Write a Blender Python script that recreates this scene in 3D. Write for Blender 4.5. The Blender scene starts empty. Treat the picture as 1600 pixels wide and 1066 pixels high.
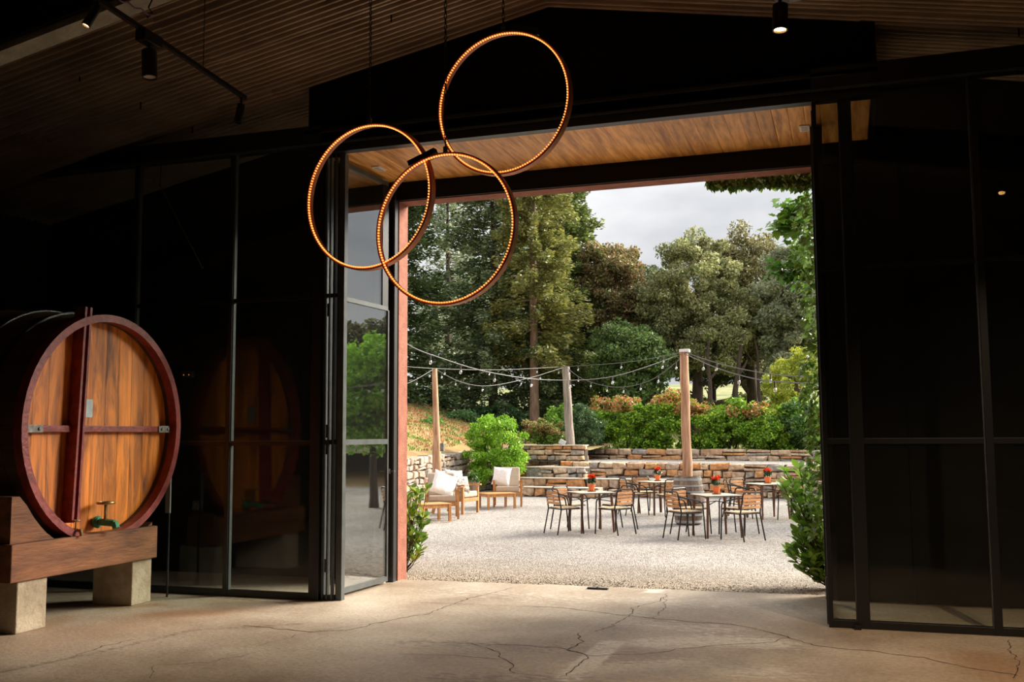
import bpy, bmesh, math, random
import numpy as np
from mathutils import Vector, Matrix, noise
random.seed(7); rng = np.random.default_rng(11)
S = bpy.context.scene; COL = S.collection
PI = math.pi
# ---------------------------------------------------------------- camera
FP, YAW, PIT, ROL, CH = 1570.7, .320, .0930, -.006, 1.75
F = Vector((-math.sin(YAW)*math.cos(PIT), math.cos(YAW)*math.cos(PIT), math.sin(PIT)))
R0 = Vector((math.cos(YAW), math.sin(YAW), 0)); U0 = R0.cross(F)
R = R0*math.cos(ROL)+U0*math.sin(ROL); U = -R0*math.sin(ROL)+U0*math.cos(ROL)
cam = bpy.data.cameras.new('camera'); cam.sensor_width = 36; cam.lens = FP/1600*36
cam.clip_end = 500
co = bpy.data.objects.new('camera', cam); COL.objects.link(co)
co.matrix_world = Matrix(((R.x, U.x, -F.x, 0), (R.y, U.y, -F.y, 0), (R.z, U.z, -F.z, CH), (0, 0, 0, 1)))
S.camera = co
S.view_settings.view_transform = 'Standard'; S.view_settings.look = 'None'
S.view_settings.exposure = 0.35; S.view_settings.gamma = 1
S.cycles.use_denoising = True; S.cycles.max_bounces = 9; S.cycles.diffuse_bounces = 4
S.cycles.glossy_bounces = 4; S.cycles.transparent_max_bounces = 12; S.cycles.sample_clamp_indirect = 4
# ---------------------------------------------------------------- sky: overcast, brighter overhead, grey cloud
W = bpy.data.worlds.new('overcast'); S.world = W; W.use_nodes = True
nt = W.node_tree; nt.nodes.clear()
def N(nt, t, **k):
    n = nt.nodes.new(t)
    for a, b in k.items():
        if a in n.inputs: n.inputs[a].default_value = b
        else: setattr(n, a, b)
    return n
tc = N(nt, 'ShaderNodeTexCoord'); sp = N(nt, 'ShaderNodeSeparateXYZ'); nt.links.new(tc.outputs['Generated'], sp.inputs[0])
mz = N(nt, 'ShaderNodeMath', operation='MAXIMUM'); nt.links.new(sp.outputs[2], mz.inputs[0]); mz.inputs[1].default_value = 0
ma = N(nt, 'ShaderNodeMath', operation='MULTIPLY_ADD'); nt.links.new(mz.outputs[0], ma.inputs[0]); ma.inputs[1].default_value = 2/3; ma.inputs[2].default_value = 1/3
nz = N(nt, 'ShaderNodeTexNoise', Scale=3.2, Detail=6.0, Roughness=.5)
mp = N(nt, 'ShaderNodeMapping'); mp.inputs['Scale'].default_value = (1, 1, 2.6); mp.inputs['Location'].default_value = (.35, .1, .6)
nt.links.new(tc.outputs['Generated'], mp.inputs[0]); nt.links.new(mp.outputs[0], nz.inputs['Vector'])
cr = N(nt, 'ShaderNodeValToRGB'); cr.color_ramp.elements[0].position = .36; cr.color_ramp.elements[0].color = (.60, .62, .66, 1)
cr.color_ramp.elements[1].position = .6; cr.color_ramp.elements[1].color = (1, 1, 1.01, 1)
nt.links.new(nz.outputs[0], cr.inputs[0])
vm = N(nt, 'ShaderNodeVectorMath', operation='SCALE'); nt.links.new(cr.outputs[0], vm.inputs[0]); nt.links.new(ma.outputs[0], vm.inputs['Scale'])
bg = N(nt, 'ShaderNodeBackground', Strength=1.75); nt.links.new(vm.outputs[0], bg.inputs[0])
wo = N(nt, 'ShaderNodeOutputWorld'); nt.links.new(bg.outputs[0], wo.inputs[0])
sl = bpy.data.lights.new('sun', 'SUN'); sl.energy = 10.5; sl.angle = math.radians(34); sl.color = (1, .90, .76)
so = bpy.data.objects.new('sun', sl); COL.objects.link(so)
so.rotation_euler = Vector((.675, .566, .47)).to_track_quat('Z', 'Y').to_euler()

# ---------------------------------------------------------------- helpers
def ray(x, y): return F + R*((x-800)/FP) + U*((533-y)/FP)
def onY(x, y, Y): d = ray(x, y); t = Y/d.y; return Vector((0, 0, CH))+d*t
def onX(x, y, X): d = ray(x, y); t = X/d.x; return Vector((0, 0, CH))+d*t
def gnd(x, y, z=0.0): d = ray(x, y); t = (z-CH)/d.z; return Vector((0, 0, CH))+d*t

def tag(o, label=None, cat=None, group=None, kind=None):
    if label: o['label'] = label
    if cat: o['category'] = cat
    if group: o['group'] = group
    if kind: o['kind'] = kind
    return o
def empty(name, loc=(0, 0, 0), rz=0, label=None, cat=None, group=None, kind=None):
    o = bpy.data.objects.new(name, None); COL.objects.link(o); o.location = loc; o.rotation_euler = (0, 0, rz)
    o.empty_display_size = .1
    return tag(o, label, cat, group, kind)
def kids(o): return [c for c in list(S.objects) if c.parent == o]
def copy_tree(o, tree=None):
    c = o.copy(); COL.objects.link(c)
    for ch in CH_MAP(o):
        d = ch.copy(); COL.objects.link(d); d.parent = c; PAR.setdefault(c.name, []).append(d)
        for g in CH_MAP(ch):
            e = g.copy(); COL.objects.link(e); e.parent = d; PAR.setdefault(d.name, []).append(e)
    return c
PAR = {}
def CH_MAP(o): return list(PAR.get(o.name, []))
def place(o, parent):
    if parent is not None:
        o.parent = parent; PAR.setdefault(parent.name, []).append(o)
    return o

class MB:
    def __init__(s): s.v = []; s.f = []; s.sm = []
    def add(s, vs, fs, smooth=False):
        b = len(s.v); s.v += [tuple(v) for v in vs]; s.f += [tuple(i+b for i in f) for f in fs]; s.sm += [smooth]*len(fs); return s
    def box(s, x0, x1, y0, y1, z0, z1, M=None, bev=0):
        if bev > 0:
            bm = bmesh.new(); bmesh.ops.create_cube(bm, size=1)
            for v in bm.verts: v.co = Vector((v.co.x*(x1-x0)+(x0+x1)/2, v.co.y*(y1-y0)+(y0+y1)/2, v.co.z*(z1-z0)+(z0+z1)/2))
            bmesh.ops.bevel(bm, geom=bm.edges[:], offset=bev, segments=2, affect='EDGES', profile=.5)
            bm.verts.index_update()
            vs = [v.co.copy() for v in bm.verts]; fs = [[v.index for v in f.verts] for f in bm.faces]; bm.free()
        else:
            vs = [Vector(p) for p in ((x0,y0,z0),(x1,y0,z0),(x1,y1,z0),(x0,y1,z0),(x0,y0,z1),(x1,y0,z1),(x1,y1,z1),(x0,y1,z1))]
            fs = [(0,3,2,1),(4,5,6,7),(0,1,5,4),(1,2,6,5),(2,3,7,6),(3,0,4,7)]
        if M is not None: vs = [M@v for v in vs]
        return s.add(vs, fs)
    def bar(s, a, b, w, h, up=(0, 0, 1)):
        a, b = Vector(a), Vector(b); d = (b-a); L = d.length; d.normalize()
        up = Vector(up); x = d.cross(up)
        if x.length < 1e-4: x = Vector((1, 0, 0))
        x.normalize(); z = x.cross(d)
        vs = []
        for p in (a, b):
            for sx, sz in ((-1,-1),(1,-1),(1,1),(-1,1)): vs.append(p+x*sx*w/2+z*sz*h/2)
        return s.add(vs, [(0,1,2,3),(7,6,5,4),(0,4,5,1),(1,5,6,2),(2,6,7,3),(3,7,4,0)])
    def tube(s, pts, r, seg=8, closed=False, caps=True):
        pts = [Vector(p) for p in pts]; n = len(pts)
        rs = r if isinstance(r, (list, tuple)) else [r]*n
        T = []
        for i in range(n):
            a = pts[(i-1) % n] if closed or i > 0 else pts[i]; b = pts[(i+1) % n] if closed or i < n-1 else pts[i]
            T.append((b-a).normalized())
        x = T[0].cross(Vector((0, 0, 1)));
        if x.length < 1e-3: x = T[0].cross(Vector((0, 1, 0)))
        x.normalize(); vs = []
        for i in range(n):
            x = (x-T[i]*x.dot(T[i])).normalized(); y = T[i].cross(x)
            for k in range(seg):
                a = 2*PI*k/seg; vs.append(pts[i]+x*math.cos(a)*rs[i]+y*math.sin(a)*rs[i])
        fs = []
        for i in range(n if closed else n-1):
            j = (i+1) % n
            for k in range(seg): fs.append((i*seg+k, i*seg+(k+1) % seg, j*seg+(k+1) % seg, j*seg+k))
        if not closed and caps: fs.append(tuple(range(seg))[::-1]); fs.append(tuple((n-1)*seg+k for k in range(seg)))
        return s.add(vs, fs, True)
    def lathe(s, prof, seg=24, M=None, cap=True):
        vs = []
        for r, z in prof:
            for k in range(seg): a = 2*PI*k/seg; vs.append(Vector((r*math.cos(a), r*math.sin(a), z)))
        fs = []
        for i in range(len(prof)-1):
            for k in range(seg): fs.append((i*seg+k, i*seg+(k+1) % seg, (i+1)*seg+(k+1) % seg, (i+1)*seg+k))
        if cap: fs.append(tuple(range(seg))[::-1]); fs.append(tuple((len(prof)-1)*seg+k for k in range(seg)))
        if M is not None: vs = [M@v for v in vs]
        return s.add(vs, fs, True)
    def prism(s, poly, h, M=None):   # poly in XY extruded along Z 0..h
        n = len(poly); vs = [Vector((p[0], p[1], 0)) for p in poly]+[Vector((p[0], p[1], h)) for p in poly]
        if M is not None: vs = [M@v for v in vs]
        return s.add(vs, [tuple(range(n))[::-1], tuple(range(n, 2*n))]+[(i, (i+1) % n, n+(i+1) % n, n+i) for i in range(n)])
    def build(s, name, m, parent=None, loc=None, **k):
        me = bpy.data.meshes.new(name); me.from_pydata(s.v, [], s.f); me.materials.append(m)
        me.polygons.foreach_set('use_smooth', s.sm)
        if any(s.sm):
            try: me.set_sharp_from_angle(angle=math.radians(40))
            except Exception: pass
        me.update()
        o = bpy.data.objects.new(name, me); COL.objects.link(o)
        if loc is not None: o.location = loc
        place(o, parent)
        return tag(o, **k)

# ---------------------------------------------------------------- materials
MATS = {}
def mat(name, col, rough=.6, metal=0, col2=None, scale=5, stretch=(1, 1, 1), bump=0, bscale=None, spec=.5, rnd=0, emit=None, est=0, detail=6, lo=.35, hi=.65, dist=0):
    m = bpy.data.materials.new(name); m.use_nodes = True; nt = m.node_tree; b = nt.nodes['Principled BSDF']
    b.inputs['Roughness'].default_value = rough; b.inputs['Metallic'].default_value = metal
    b.inputs['Specular IOR Level'].default_value = spec
    b.inputs['Base Color'].default_value = (*col, 1)
    L = nt.links; out = None
    if col2 is not None or bump:
        tc = N(nt, 'ShaderNodeTexCoord'); mp = N(nt, 'ShaderNodeMapping'); mp.inputs['Scale'].default_value = stretch
        L.new(tc.outputs['Object'], mp.inputs[0])
        nz = N(nt, 'ShaderNodeTexNoise', Scale=scale, Detail=detail, Roughness=.6, Distortion=dist); L.new(mp.outputs[0], nz.inputs['Vector'])
        if rnd:
            oi = N(nt, 'ShaderNodeObjectInfo'); ad = N(nt, 'ShaderNodeVectorMath', operation='ADD'); sc = N(nt, 'ShaderNodeMath', operation='MULTIPLY')
            L.new(oi.outputs['Random'], sc.inputs[0]); sc.inputs[1].default_value = 37; L.new(mp.outputs[0], ad.inputs[0]); L.new(sc.outputs[0], ad.inputs[1]); L.new(ad.outputs[0], nz.inputs['Vector'])
    if col2 is not None:
        cr = N(nt, 'ShaderNodeValToRGB'); cr.color_ramp.elements[0].position = lo; cr.color_ramp.elements[1].position = hi
        cr.color_ramp.elements[0].color = (*col, 1); cr.color_ramp.elements[1].color = (*col2, 1)
        L.new(nz.outputs[0], cr.inputs[0]); out = cr.outputs[0]
        if rnd:
            hs = N(nt, 'ShaderNodeHueSaturation'); mr = N(nt, 'ShaderNodeMapRange'); mr.inputs[3].default_value = 1-rnd; mr.inputs[4].default_value = 1+rnd
            L.new(oi.outputs['Random'], mr.inputs[0]); L.new(mr.outputs[0], hs.inputs['Value']); L.new(out, hs.inputs['Color']); out = hs.outputs[0]
        L.new(out, b.inputs['Base Color'])
    if bump:
        n2 = N(nt, 'ShaderNodeTexNoise', Scale=bscale or scale*3, Detail=4); L.new(mp.outputs[0], n2.inputs['Vector'])
        bp = N(nt, 'ShaderNodeBump', Strength=bump, Distance=.02); L.new(n2.outputs[0], bp.inputs['Height']); L.new(bp.outputs[0], b.inputs['Normal'])
    if emit: b.inputs['Emission Color'].default_value = (*emit, 1); b.inputs['Emission Strength'].default_value = est
    MATS[name] = m; return m
def leafmat(name, tr=.35, gloss=.12):
    m = bpy.data.materials.new(name); m.use_nodes = True; nt = m.node_tree; nt.nodes.clear(); L = nt.links
    at = N(nt, 'ShaderNodeAttribute', attribute_name='tint')
    d = N(nt, 'ShaderNodeBsdfDiffuse'); t = N(nt, 'ShaderNodeBsdfTranslucent'); g = N(nt, 'ShaderNodeBsdfGlossy', Roughness=.6)
    L.new(at.outputs[0], d.inputs[0]); L.new(at.outputs[0], t.inputs[0]); g.inputs[0].default_value = (.9, .95, .9, 1)
    x = N(nt, 'ShaderNodeMixShader', Fac=tr); L.new(d.outputs[0], x.inputs[1]); L.new(t.outputs[0], x.inputs[2])
    fr = N(nt, 'ShaderNodeLayerWeight', Blend=.25); mu = N(nt, 'ShaderNodeMath', operation='MULTIPLY'); L.new(fr.outputs['Fresnel'], mu.inputs[0]); mu.inputs[1].default_value = gloss*1.2
    y = N(nt, 'ShaderNodeMixShader'); L.new(mu.outputs[0], y.inputs[0]); L.new(x.outputs[0], y.inputs[1]); L.new(g.outputs[0], y.inputs[2])
    o = N(nt, 'ShaderNodeOutputMaterial'); L.new(y.outputs[0], o.inputs[0]); return m
def glassmat(name, ior, dirt=.02):
    m = bpy.data.materials.new(name); m.use_nodes = True; nt = m.node_tree; nt.nodes.clear(); L = nt.links
    g = N(nt, 'ShaderNodeNewGeometry'); v = N(nt, 'ShaderNodeMapRange'); v.inputs[3].default_value = ior; v.inputs[4].default_value = 1/ior
    L.new(g.outputs['Backfacing'], v.inputs[0]); fr = N(nt, 'ShaderNodeFresnel'); L.new(v.outputs[0], fr.inputs[0])
    t = N(nt, 'ShaderNodeBsdfTransparent'); t.inputs[0].default_value = (.93, .96, .94, 1); gl = N(nt, 'ShaderNodeBsdfGlossy', Roughness=0.0)
    gl.inputs[0].default_value = (1, 1, 1, 1)
    x = N(nt, 'ShaderNodeMixShader'); L.new(fr.outputs[0], x.inputs[0]); L.new(t.outputs[0], x.inputs[1]); L.new(gl.outputs[0], x.inputs[2])
    d = N(nt, 'ShaderNodeBsdfDiffuse'); y = N(nt, 'ShaderNodeMixShader', Fac=dirt); L.new(x.outputs[0], y.inputs[1]); L.new(d.outputs[0], y.inputs[2])
    o = N(nt, 'ShaderNodeOutputMaterial'); L.new(y.outputs[0], o.inputs[0]); return m

M_blk = mat('black_steel', (.010, .010, .011), .38, 0, spec=.45)
M_frame = mat('grey_steel', (.055, .062, .062), .34, .3, col2=(.085, .095, .095), scale=6)
M_wallin = mat('black_painted_wall', (.007, .0065, .0055), .7, col2=(.013, .011, .009), scale=2, bump=.15, spec=.2)
M_panel = mat('black_panel', (.006, .006, .006), .65, spec=.2)
M_roof = mat('corrugated_sheet', (.24, .17, .12), .40, .65, col2=(.40, .30, .215), scale=1.3, rnd=.1, spec=.3)
M_girder = mat('pale_flange', (.30, .27, .21), .8, col2=(.42, .38, .30), scale=5, bump=.4, bscale=30)
M_terra = mat('terracotta_render', (.20, .062, .036), .85, col2=(.30, .105, .062), scale=7, bump=.5, bscale=40)
M_soff = mat('soffit_pine', (.40, .13, .018), .42, col2=(.95, .46, .12), scale=1.1, stretch=(14, 1.3, 14), bump=.15, bscale=5, rnd=.14, detail=8, lo=.3, hi=.62, dist=.35)
M_white = mat('white_plastic', (.75, .75, .72), .5)
M_glass = glassmat('clear_glass', 1.30, .002); M_glassd = glassmat('leaf_glass', 2.2, .004)
M_concb = mat('concrete_block', (.32, .25, .17), .9, col2=(.50, .42, .31), scale=4, bump=.6, bscale=25)
M_oak = mat('cask_oak', (.15, .028, .003), .5, col2=(.86, .25, .018), scale=1.0, stretch=(3, 5.5, .8), bump=.25, bscale=10, rnd=.17, detail=9, lo=.30, hi=.60, dist=1.6)
M_stave = mat('cask_stave', (.04, .018, .008), .7, col2=(.08, .035, .015), scale=2, stretch=(.5, 6, 6), bump=.3)
M_red = mat('oxblood_paint', (.15, .012, .010), .5, col2=(.30, .035, .03), scale=9, bump=.35, bscale=22)
M_beam = mat('old_beam', (.09, .030, .012), .75, col2=(.27, .10, .035), scale=2.2, stretch=(3, .6, 3), bump=.5, bscale=12)
M_iron = mat('dull_iron', (.10, .095, .085), .55, .6, col2=(.26, .25, .23), scale=20)
M_brass = mat('tarnished_brass', (.22, .13, .05), .4, .8, col2=(.45, .33, .15), scale=25)
M_green = mat('verdigris', (.03, .14, .08), .55, .3, col2=(.08, .30, .18), scale=25)
M_copper = mat('rusty_copper_band', (.42, .12, .03), .42, .4, col2=(.6, .2, .05), scale=12)
M_led = mat('led_glow', (1, .4, .12), .5, emit=(1, .30, .065), est=1.9)
M_ledoff = mat('led_strip', (.55, .16, .05), .4)
M_lamp = mat('lamp_glow', (1, .6, .3), .5, emit=(1, .50, .16), est=14)
M_lampw = mat('lamp_pale', (.55, .42, .32), .5)
M_cord = mat('violet_cable', (.22, .10, .18), .6); M_chain = mat('blackened_chain', (.03, .026, .022), .5, .5)
M_alu = mat('dark_tube', (.022, .018, .017), .32, .5)
M_slat = mat('chair_slat', (.34, .14, .045), .55, col2=(.58, .30, .12), scale=8, stretch=(1, 5, 5), rnd=.12)
M_seat = mat('seat_slat', (.50, .36, .20), .55, col2=(.66, .52, .33), scale=8, stretch=(1, 5, 5), rnd=.08)
M_tleg = mat('rust_brown_leg', (.13, .05, .022), .55)
M_ttop = mat('table_top', (.50, .42, .32), .5, col2=(.62, .54, .43), scale=6)
M_pot = mat('orange_pot', (.62, .13, .025), .6, col2=(.72, .2, .05), scale=8)
M_saucer = mat('saucer_red', (.16, .04, .02), .6)
M_teak = mat('teak', (.30, .12, .03), .5, col2=(.52, .24, .075), scale=5, stretch=(5, 5, 1), rnd=.1)
M_teakt = mat('teak_top', (.44, .20, .07), .45, col2=(.60, .32, .12), scale=5, stretch=(1, 7, 5), rnd=.1)
M_cush = mat('beige_cushion', (.40, .33, .25), .9, col2=(.47, .39, .30), scale=30, bump=.2, bscale=200)
M_pil = mat('white_pillow', (.72, .70, .67), .9, col2=(.84, .82, .79), scale=25, bump=.4, bscale=60)
M_pilk = mat('knit_pillow', (.22, .19, .17), .95, col2=(.62, .57, .52), scale=22, stretch=(1, 1, 2), bump=.6, bscale=60, lo=.42, hi=.56)
M_bw = mat('weathered_barrel', (.12, .085, .06), .85, col2=(.30, .21, .145), scale=2.4, stretch=(5, 5, .7), bump=.4, bscale=20, rnd=.18)
M_hoop = mat('galvanised_hoop', (.24, .27, .28), .5, .5, col2=(.38, .42, .43), scale=5)
M_pole = mat('peeled_pole', (.30, .15, .075), .8, col2=(.58, .36, .22), scale=2.5, stretch=(7, 7, .7), bump=.5, bscale=10)
M_poleg = mat('grey_post', (.17, .135, .11), .85, col2=(.36, .31, .26), scale=2.5, stretch=(7, 7, .7), bump=.5, bscale=10)
M_wire = mat('grey_wire', (.11, .11, .105), .5); M_bulb = glassmat('clear_bulb', 1.9, .25); M_socket = mat('bulb_socket', (.02, .02, .02), .5)
M_bark = mat('bark', (.035, .025, .018), .9, col2=(.09, .06, .042), scale=4, stretch=(3, 3, .7), bump=.8, bscale=14)
M_barkr = mat('reddish_bark', (.17, .10, .065), .9, col2=(.34, .22, .15), scale=4, stretch=(3, 3, .7), bump=.8, bscale=14)
M_stone = None
def stonemat(name, cols, seedscale=37):
    m = bpy.data.materials.new(name); m.use_nodes = True; nt = m.node_tree; b = nt.nodes['Principled BSDF']; L = nt.links
    b.inputs['Roughness'].default_value = .9; b.inputs['Specular IOR Level'].default_value = .2
    oi = N(nt, 'ShaderNodeObjectInfo'); cr = N(nt, 'ShaderNodeValToRGB'); cr.color_ramp.interpolation = 'CONSTANT'
    while len(cr.color_ramp.elements) < len(cols): cr.color_ramp.elements.new(.5)
    for i, c in enumerate(cols): cr.color_ramp.elements[i].position = i/len(cols); cr.color_ramp.elements[i].color = (*c, 1)
    L.new(oi.outputs['Random'], cr.inputs[0])
    tc = N(nt, 'ShaderNodeTexCoord'); nz = N(nt, 'ShaderNodeTexNoise', Scale=7.0, Detail=6, Roughness=.65); L.new(tc.outputs['Object'], nz.inputs['Vector'])
    mr = N(nt, 'ShaderNodeMapRange'); mr.inputs[1].default_value = .3; mr.inputs[2].default_value = .7; mr.inputs[3].default_value = .45; mr.inputs[4].default_value = 1.25
    L.new(nz.outputs[0], mr.inputs[0]); sc = N(nt, 'ShaderNodeVectorMath', operation='SCALE'); L.new(cr.outputs[0], sc.inputs[0]); L.new(mr.outputs[0], sc.inputs['Scale']); L.new(sc.outputs[0], b.inputs['Base Color'])
    bp = N(nt, 'ShaderNodeBump', Strength=.7, Distance=.04); L.new(nz.outputs[0], bp.inputs['Height']); L.new(bp.outputs[0], b.inputs['Normal']); return m
M_stone = stonemat('warm_limestone', [(.66,.47,.31),(.70,.38,.17),(.56,.43,.32),(.74,.57,.40),(.64,.31,.13),(.44,.39,.34),(.72,.52,.33),(.60,.38,.23)])
M_stoneg = stonemat('grey_fieldstone', [(.50,.41,.33),(.40,.34,.29),(.58,.46,.37),(.46,.33,.25),(.36,.31,.27),(.54,.44,.34)])
M_cap = mat('pale_coping', (.44, .40, .34), .85, col2=(.58, .53, .46), scale=6, bump=.3)
M_joint = mat('dark_joint', (.05, .034, .024), .95, col2=(.10, .07, .05), scale=8)
M_leaf = leafmat('foliage'); M_shiny = leafmat('glossy_foliage', .3, .3)

def gravelmat():
    m = bpy.data.materials.new('gravel'); m.use_nodes = True; nt = m.node_tree; b = nt.nodes['Principled BSDF']; L = nt.links
    b.inputs['Roughness'].default_value = .9; b.inputs['Specular IOR Level'].default_value = .15
    tc = N(nt, 'ShaderNodeTexCoord')
    v = N(nt, 'ShaderNodeTexVoronoi', Scale=46.0); L.new(tc.outputs['Object'], v.inputs['Vector'])
    cr = N(nt, 'ShaderNodeValToRGB'); e = cr.color_ramp.elements; e[0].position = 0; e[0].color = (.17, .155, .14, 1); e[1].position = 1; e[1].color = (.52, .49, .45, 1)
    sp = N(nt, 'ShaderNodeSeparateXYZ'); L.new(v.outputs['Color'], sp.inputs[0]); L.new(sp.outputs[0], cr.inputs[0])
    nz = N(nt, 'ShaderNodeTexNoise', Scale=.35, Detail=5); L.new(tc.outputs['Object'], nz.inputs['Vector'])
    mr = N(nt, 'ShaderNodeMapRange'); mr.inputs[1].default_value = .35; mr.inputs[2].default_value = .65; mr.inputs[3].default_value = .80; mr.inputs[4].default_value = 1.08; L.new(nz.outputs[0], mr.inputs[0])
    sc = N(nt, 'ShaderNodeVectorMath', operation='SCALE'); L.new(cr.outputs[0], sc.inputs[0]); L.new(mr.outputs[0], sc.inputs['Scale'])
    # browner, dusty band close to the threshold
    sy = N(nt, 'ShaderNodeSeparateXYZ'); L.new(tc.outputs['Object'], sy.inputs[0]); my = N(nt, 'ShaderNodeMapRange'); my.inputs[1].default_value = 11.4; my.inputs[2].default_value = 14.2; my.inputs[3].default_value = 1; my.inputs[4].default_value = 0
    L.new(sy.outputs[1], my.inputs[0]); mx = N(nt, 'ShaderNodeMix', data_type='RGBA', blend_type='MULTIPLY'); mm = N(nt, 'ShaderNodeMath', operation='MULTIPLY'); L.new(my.outputs[0], mm.inputs[0]); mm.inputs[1].default_value = .8
    L.new(mm.outputs[0], mx.inputs['Factor']); L.new(sc.outputs[0], mx.inputs['A']); mx.inputs['B'].default_value = (.86, .70, .52, 1); L.new(mx.outputs['Result'], b.inputs['Base Color'])
    bp = N(nt, 'ShaderNodeBump', Strength=.9, Distance=.02); L.new(v.outputs['Distance'], bp.inputs['Height']); bp.invert = True; L.new(bp.outputs[0], b.inputs['Normal']); return m
M_gravel = gravelmat()
M_earth = mat('dry_bank_earth', (.30, .135, .06), .95, col2=(.26, .24, .08), scale=1.6, bump=.6, bscale=12)
M_grass = mat('meadow_grass', (.10, .14, .035), .95, col2=(.30, .29, .12), scale=.5, bump=.8, bscale=8)

def floormat():
    m = bpy.data.materials.new('worn_concrete'); m.use_nodes = True; nt = m.node_tree; b = nt.nodes['Principled BSDF']; L = nt.links
    b.inputs['Roughness'].default_value = .55; b.inputs['Specular IOR Level'].default_value = .35
    tc = N(nt, 'ShaderNodeTexCoord'); n1 = N(nt, 'ShaderNodeTexNoise', Scale=.9, Detail=9, Roughness=.62); L.new(tc.outputs['Object'], n1.inputs['Vector'])
    cr = N(nt, 'ShaderNodeValToRGB'); e = cr.color_ramp.elements; e[0].position = .32; e[0].color = (.30, .225, .155, 1); e[1].position = .66; e[1].color = (.52, .44, .345, 1); L.new(n1.outputs[0], cr.inputs[0])
    n2 = N(nt, 'ShaderNodeTexNoise', Scale=13.0, Detail=10, Roughness=.72); mp = N(nt, 'ShaderNodeMapping'); mp.inputs['Scale'].default_value = (.6, 1.5, 1); L.new(tc.outputs['Object'], mp.inputs[0]); L.new(mp.outputs[0], n2.inputs['Vector'])
    at = N(nt, 'ShaderNodeAttribute', attribute_name='wear_shade'); sx = N(nt, 'ShaderNodeSeparateXYZ'); L.new(at.outputs['Vector'], sx.inputs[0])
    def step(src, lo, hi):
        r = N(nt, 'ShaderNodeMapRange'); r.inputs[1].default_value = lo; r.inputs[2].default_value = hi; L.new(src, r.inputs[0]); return r.outputs[0]
    def math2(op, a, c):
        r = N(nt, 'ShaderNodeMath', operation=op)
        L.new(a, r.inputs[0]); (L.new(c, r.inputs[1]) if not isinstance(c, (int, float)) else setattr(r.inputs[1], 'default_value', c)); return r.outputs[0]
    def mix(f, a, col):
        r = N(nt, 'ShaderNodeMix', data_type='RGBA'); L.new(f, r.inputs['Factor']); L.new(a, r.inputs['A']); r.inputs['B'].default_value = (*col, 1); return r.outputs['Result']
    white = step(math2('ADD', n2.outputs[0], sx.outputs[0]), .62, .76)
    c = mix(math2('MULTIPLY', white, .75), cr.outputs[0], (.74, .69, .60))
    dark = step(math2('ADD', n2.outputs[0], sx.outputs[1]), .80, .95)
    c = mix(math2('MULTIPLY', dark, .6), c, (.10, .065, .045))
    rust = math2('MULTIPLY', math2('MULTIPLY', sx.outputs[2], n1.outputs[0]), 1.6)
    c = mix(rust, c, (.30, .12, .03))
    n4 = N(nt, 'ShaderNodeTexNoise', Scale=24.0, Detail=9, Roughness=.8); L.new(tc.outputs['Object'], n4.inputs['Vector']); g4 = N(nt, 'ShaderNodeMapRange'); g4.inputs[1].default_value = .3; g4.inputs[2].default_value = .7; g4.inputs[3].default_value = .6; g4.inputs[4].default_value = 1.32; L.new(n4.outputs[0], g4.inputs[0]); s4 = N(nt, 'ShaderNodeVectorMath', operation='SCALE'); L.new(c, s4.inputs[0]); L.new(g4.outputs[0], s4.inputs['Scale']); c = s4.outputs[0]
    L.new(c, b.inputs['Base Color'])
    n3 = N(nt, 'ShaderNodeTexNoise', Scale=30.0, Detail=6, Roughness=.7); L.new(tc.outputs['Object'], n3.inputs['Vector'])
    bp = N(nt, 'ShaderNodeBump', Strength=.35, Distance=.015); L.new(n3.outputs[0], bp.inputs['Height']); L.new(bp.outputs[0], b.inputs['Normal'])
    rr = N(nt, 'ShaderNodeMapRange'); rr.inputs[3].default_value = .4; rr.inputs[4].default_value = .75; L.new(n1.outputs[0], rr.inputs[0]); L.new(rr.outputs[0], b.inputs['Roughness'])
    return m
M_floor = floormat(); M_crack = mat('crack_shadow', (.06, .04, .028), .95)

# ================================================================= SETTING
YF, YO, YE = 9.743, 11.30, 11.56          # inner steel front, outer wall inside / outside face
HZ, LZ = 4.872, 4.66                      # door head, lintel
XL, XR = -5.22, -.26                      # opening
WX0, WX1, WY0 = -10.6, 5.0, -6.0
RIDGE, RZ, SL = -2.8, 6.22, .19
def rz(x): return RZ-SL*abs(x-RIDGE)

# floor grid with wear attribute
nx, ny = 190, 130
xs = np.concatenate([[WX0], np.linspace(-9, 2.2, nx), [WX1]]); ys = np.concatenate([[WY0, 0], np.linspace(3, 11.3, ny), [11.42]])
gx, gy = np.meshgrid(xs, ys); n0, n1_ = gx.shape
V = np.stack([gx, gy, np.zeros_like(gx)], -1).reshape(-1, 3)
edge = [i for i in range(len(V)) if abs(V[i, 1]-11.42) < 1e-6]
for i in edge: V[i, 1] = 11.44+.10*noise.noise(Vector((V[i, 0]*1.7, 0, 3)))+.05*noise.noise(Vector((V[i, 0]*7, 0, 3)))+.03*(V[i, 0]+5)
fc = [(r*n1_+c, r*n1_+c+1, (r+1)*n1_+c+1, (r+1)*n1_+c) for r in range(n0-1) for c in range(n1_-1)]
me = bpy.data.meshes.new('floor'); me.from_pydata(V.tolist(), [], fc); me.materials.append(M_floor)
def segd(P, a, b):
    a = np.array(a[:2]); b = np.array(b[:2]); d = b-a; t = np.clip(((P-a)@d)/(d@d+1e-9), 0, 1); return np.linalg.norm(P-(a+t[:, None]*d), axis=1)
P2 = V[:, :2]; wh = np.zeros(len(P2))-.03; dk = np.zeros(len(P2))+.10; ru = np.zeros(len(P2))
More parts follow.
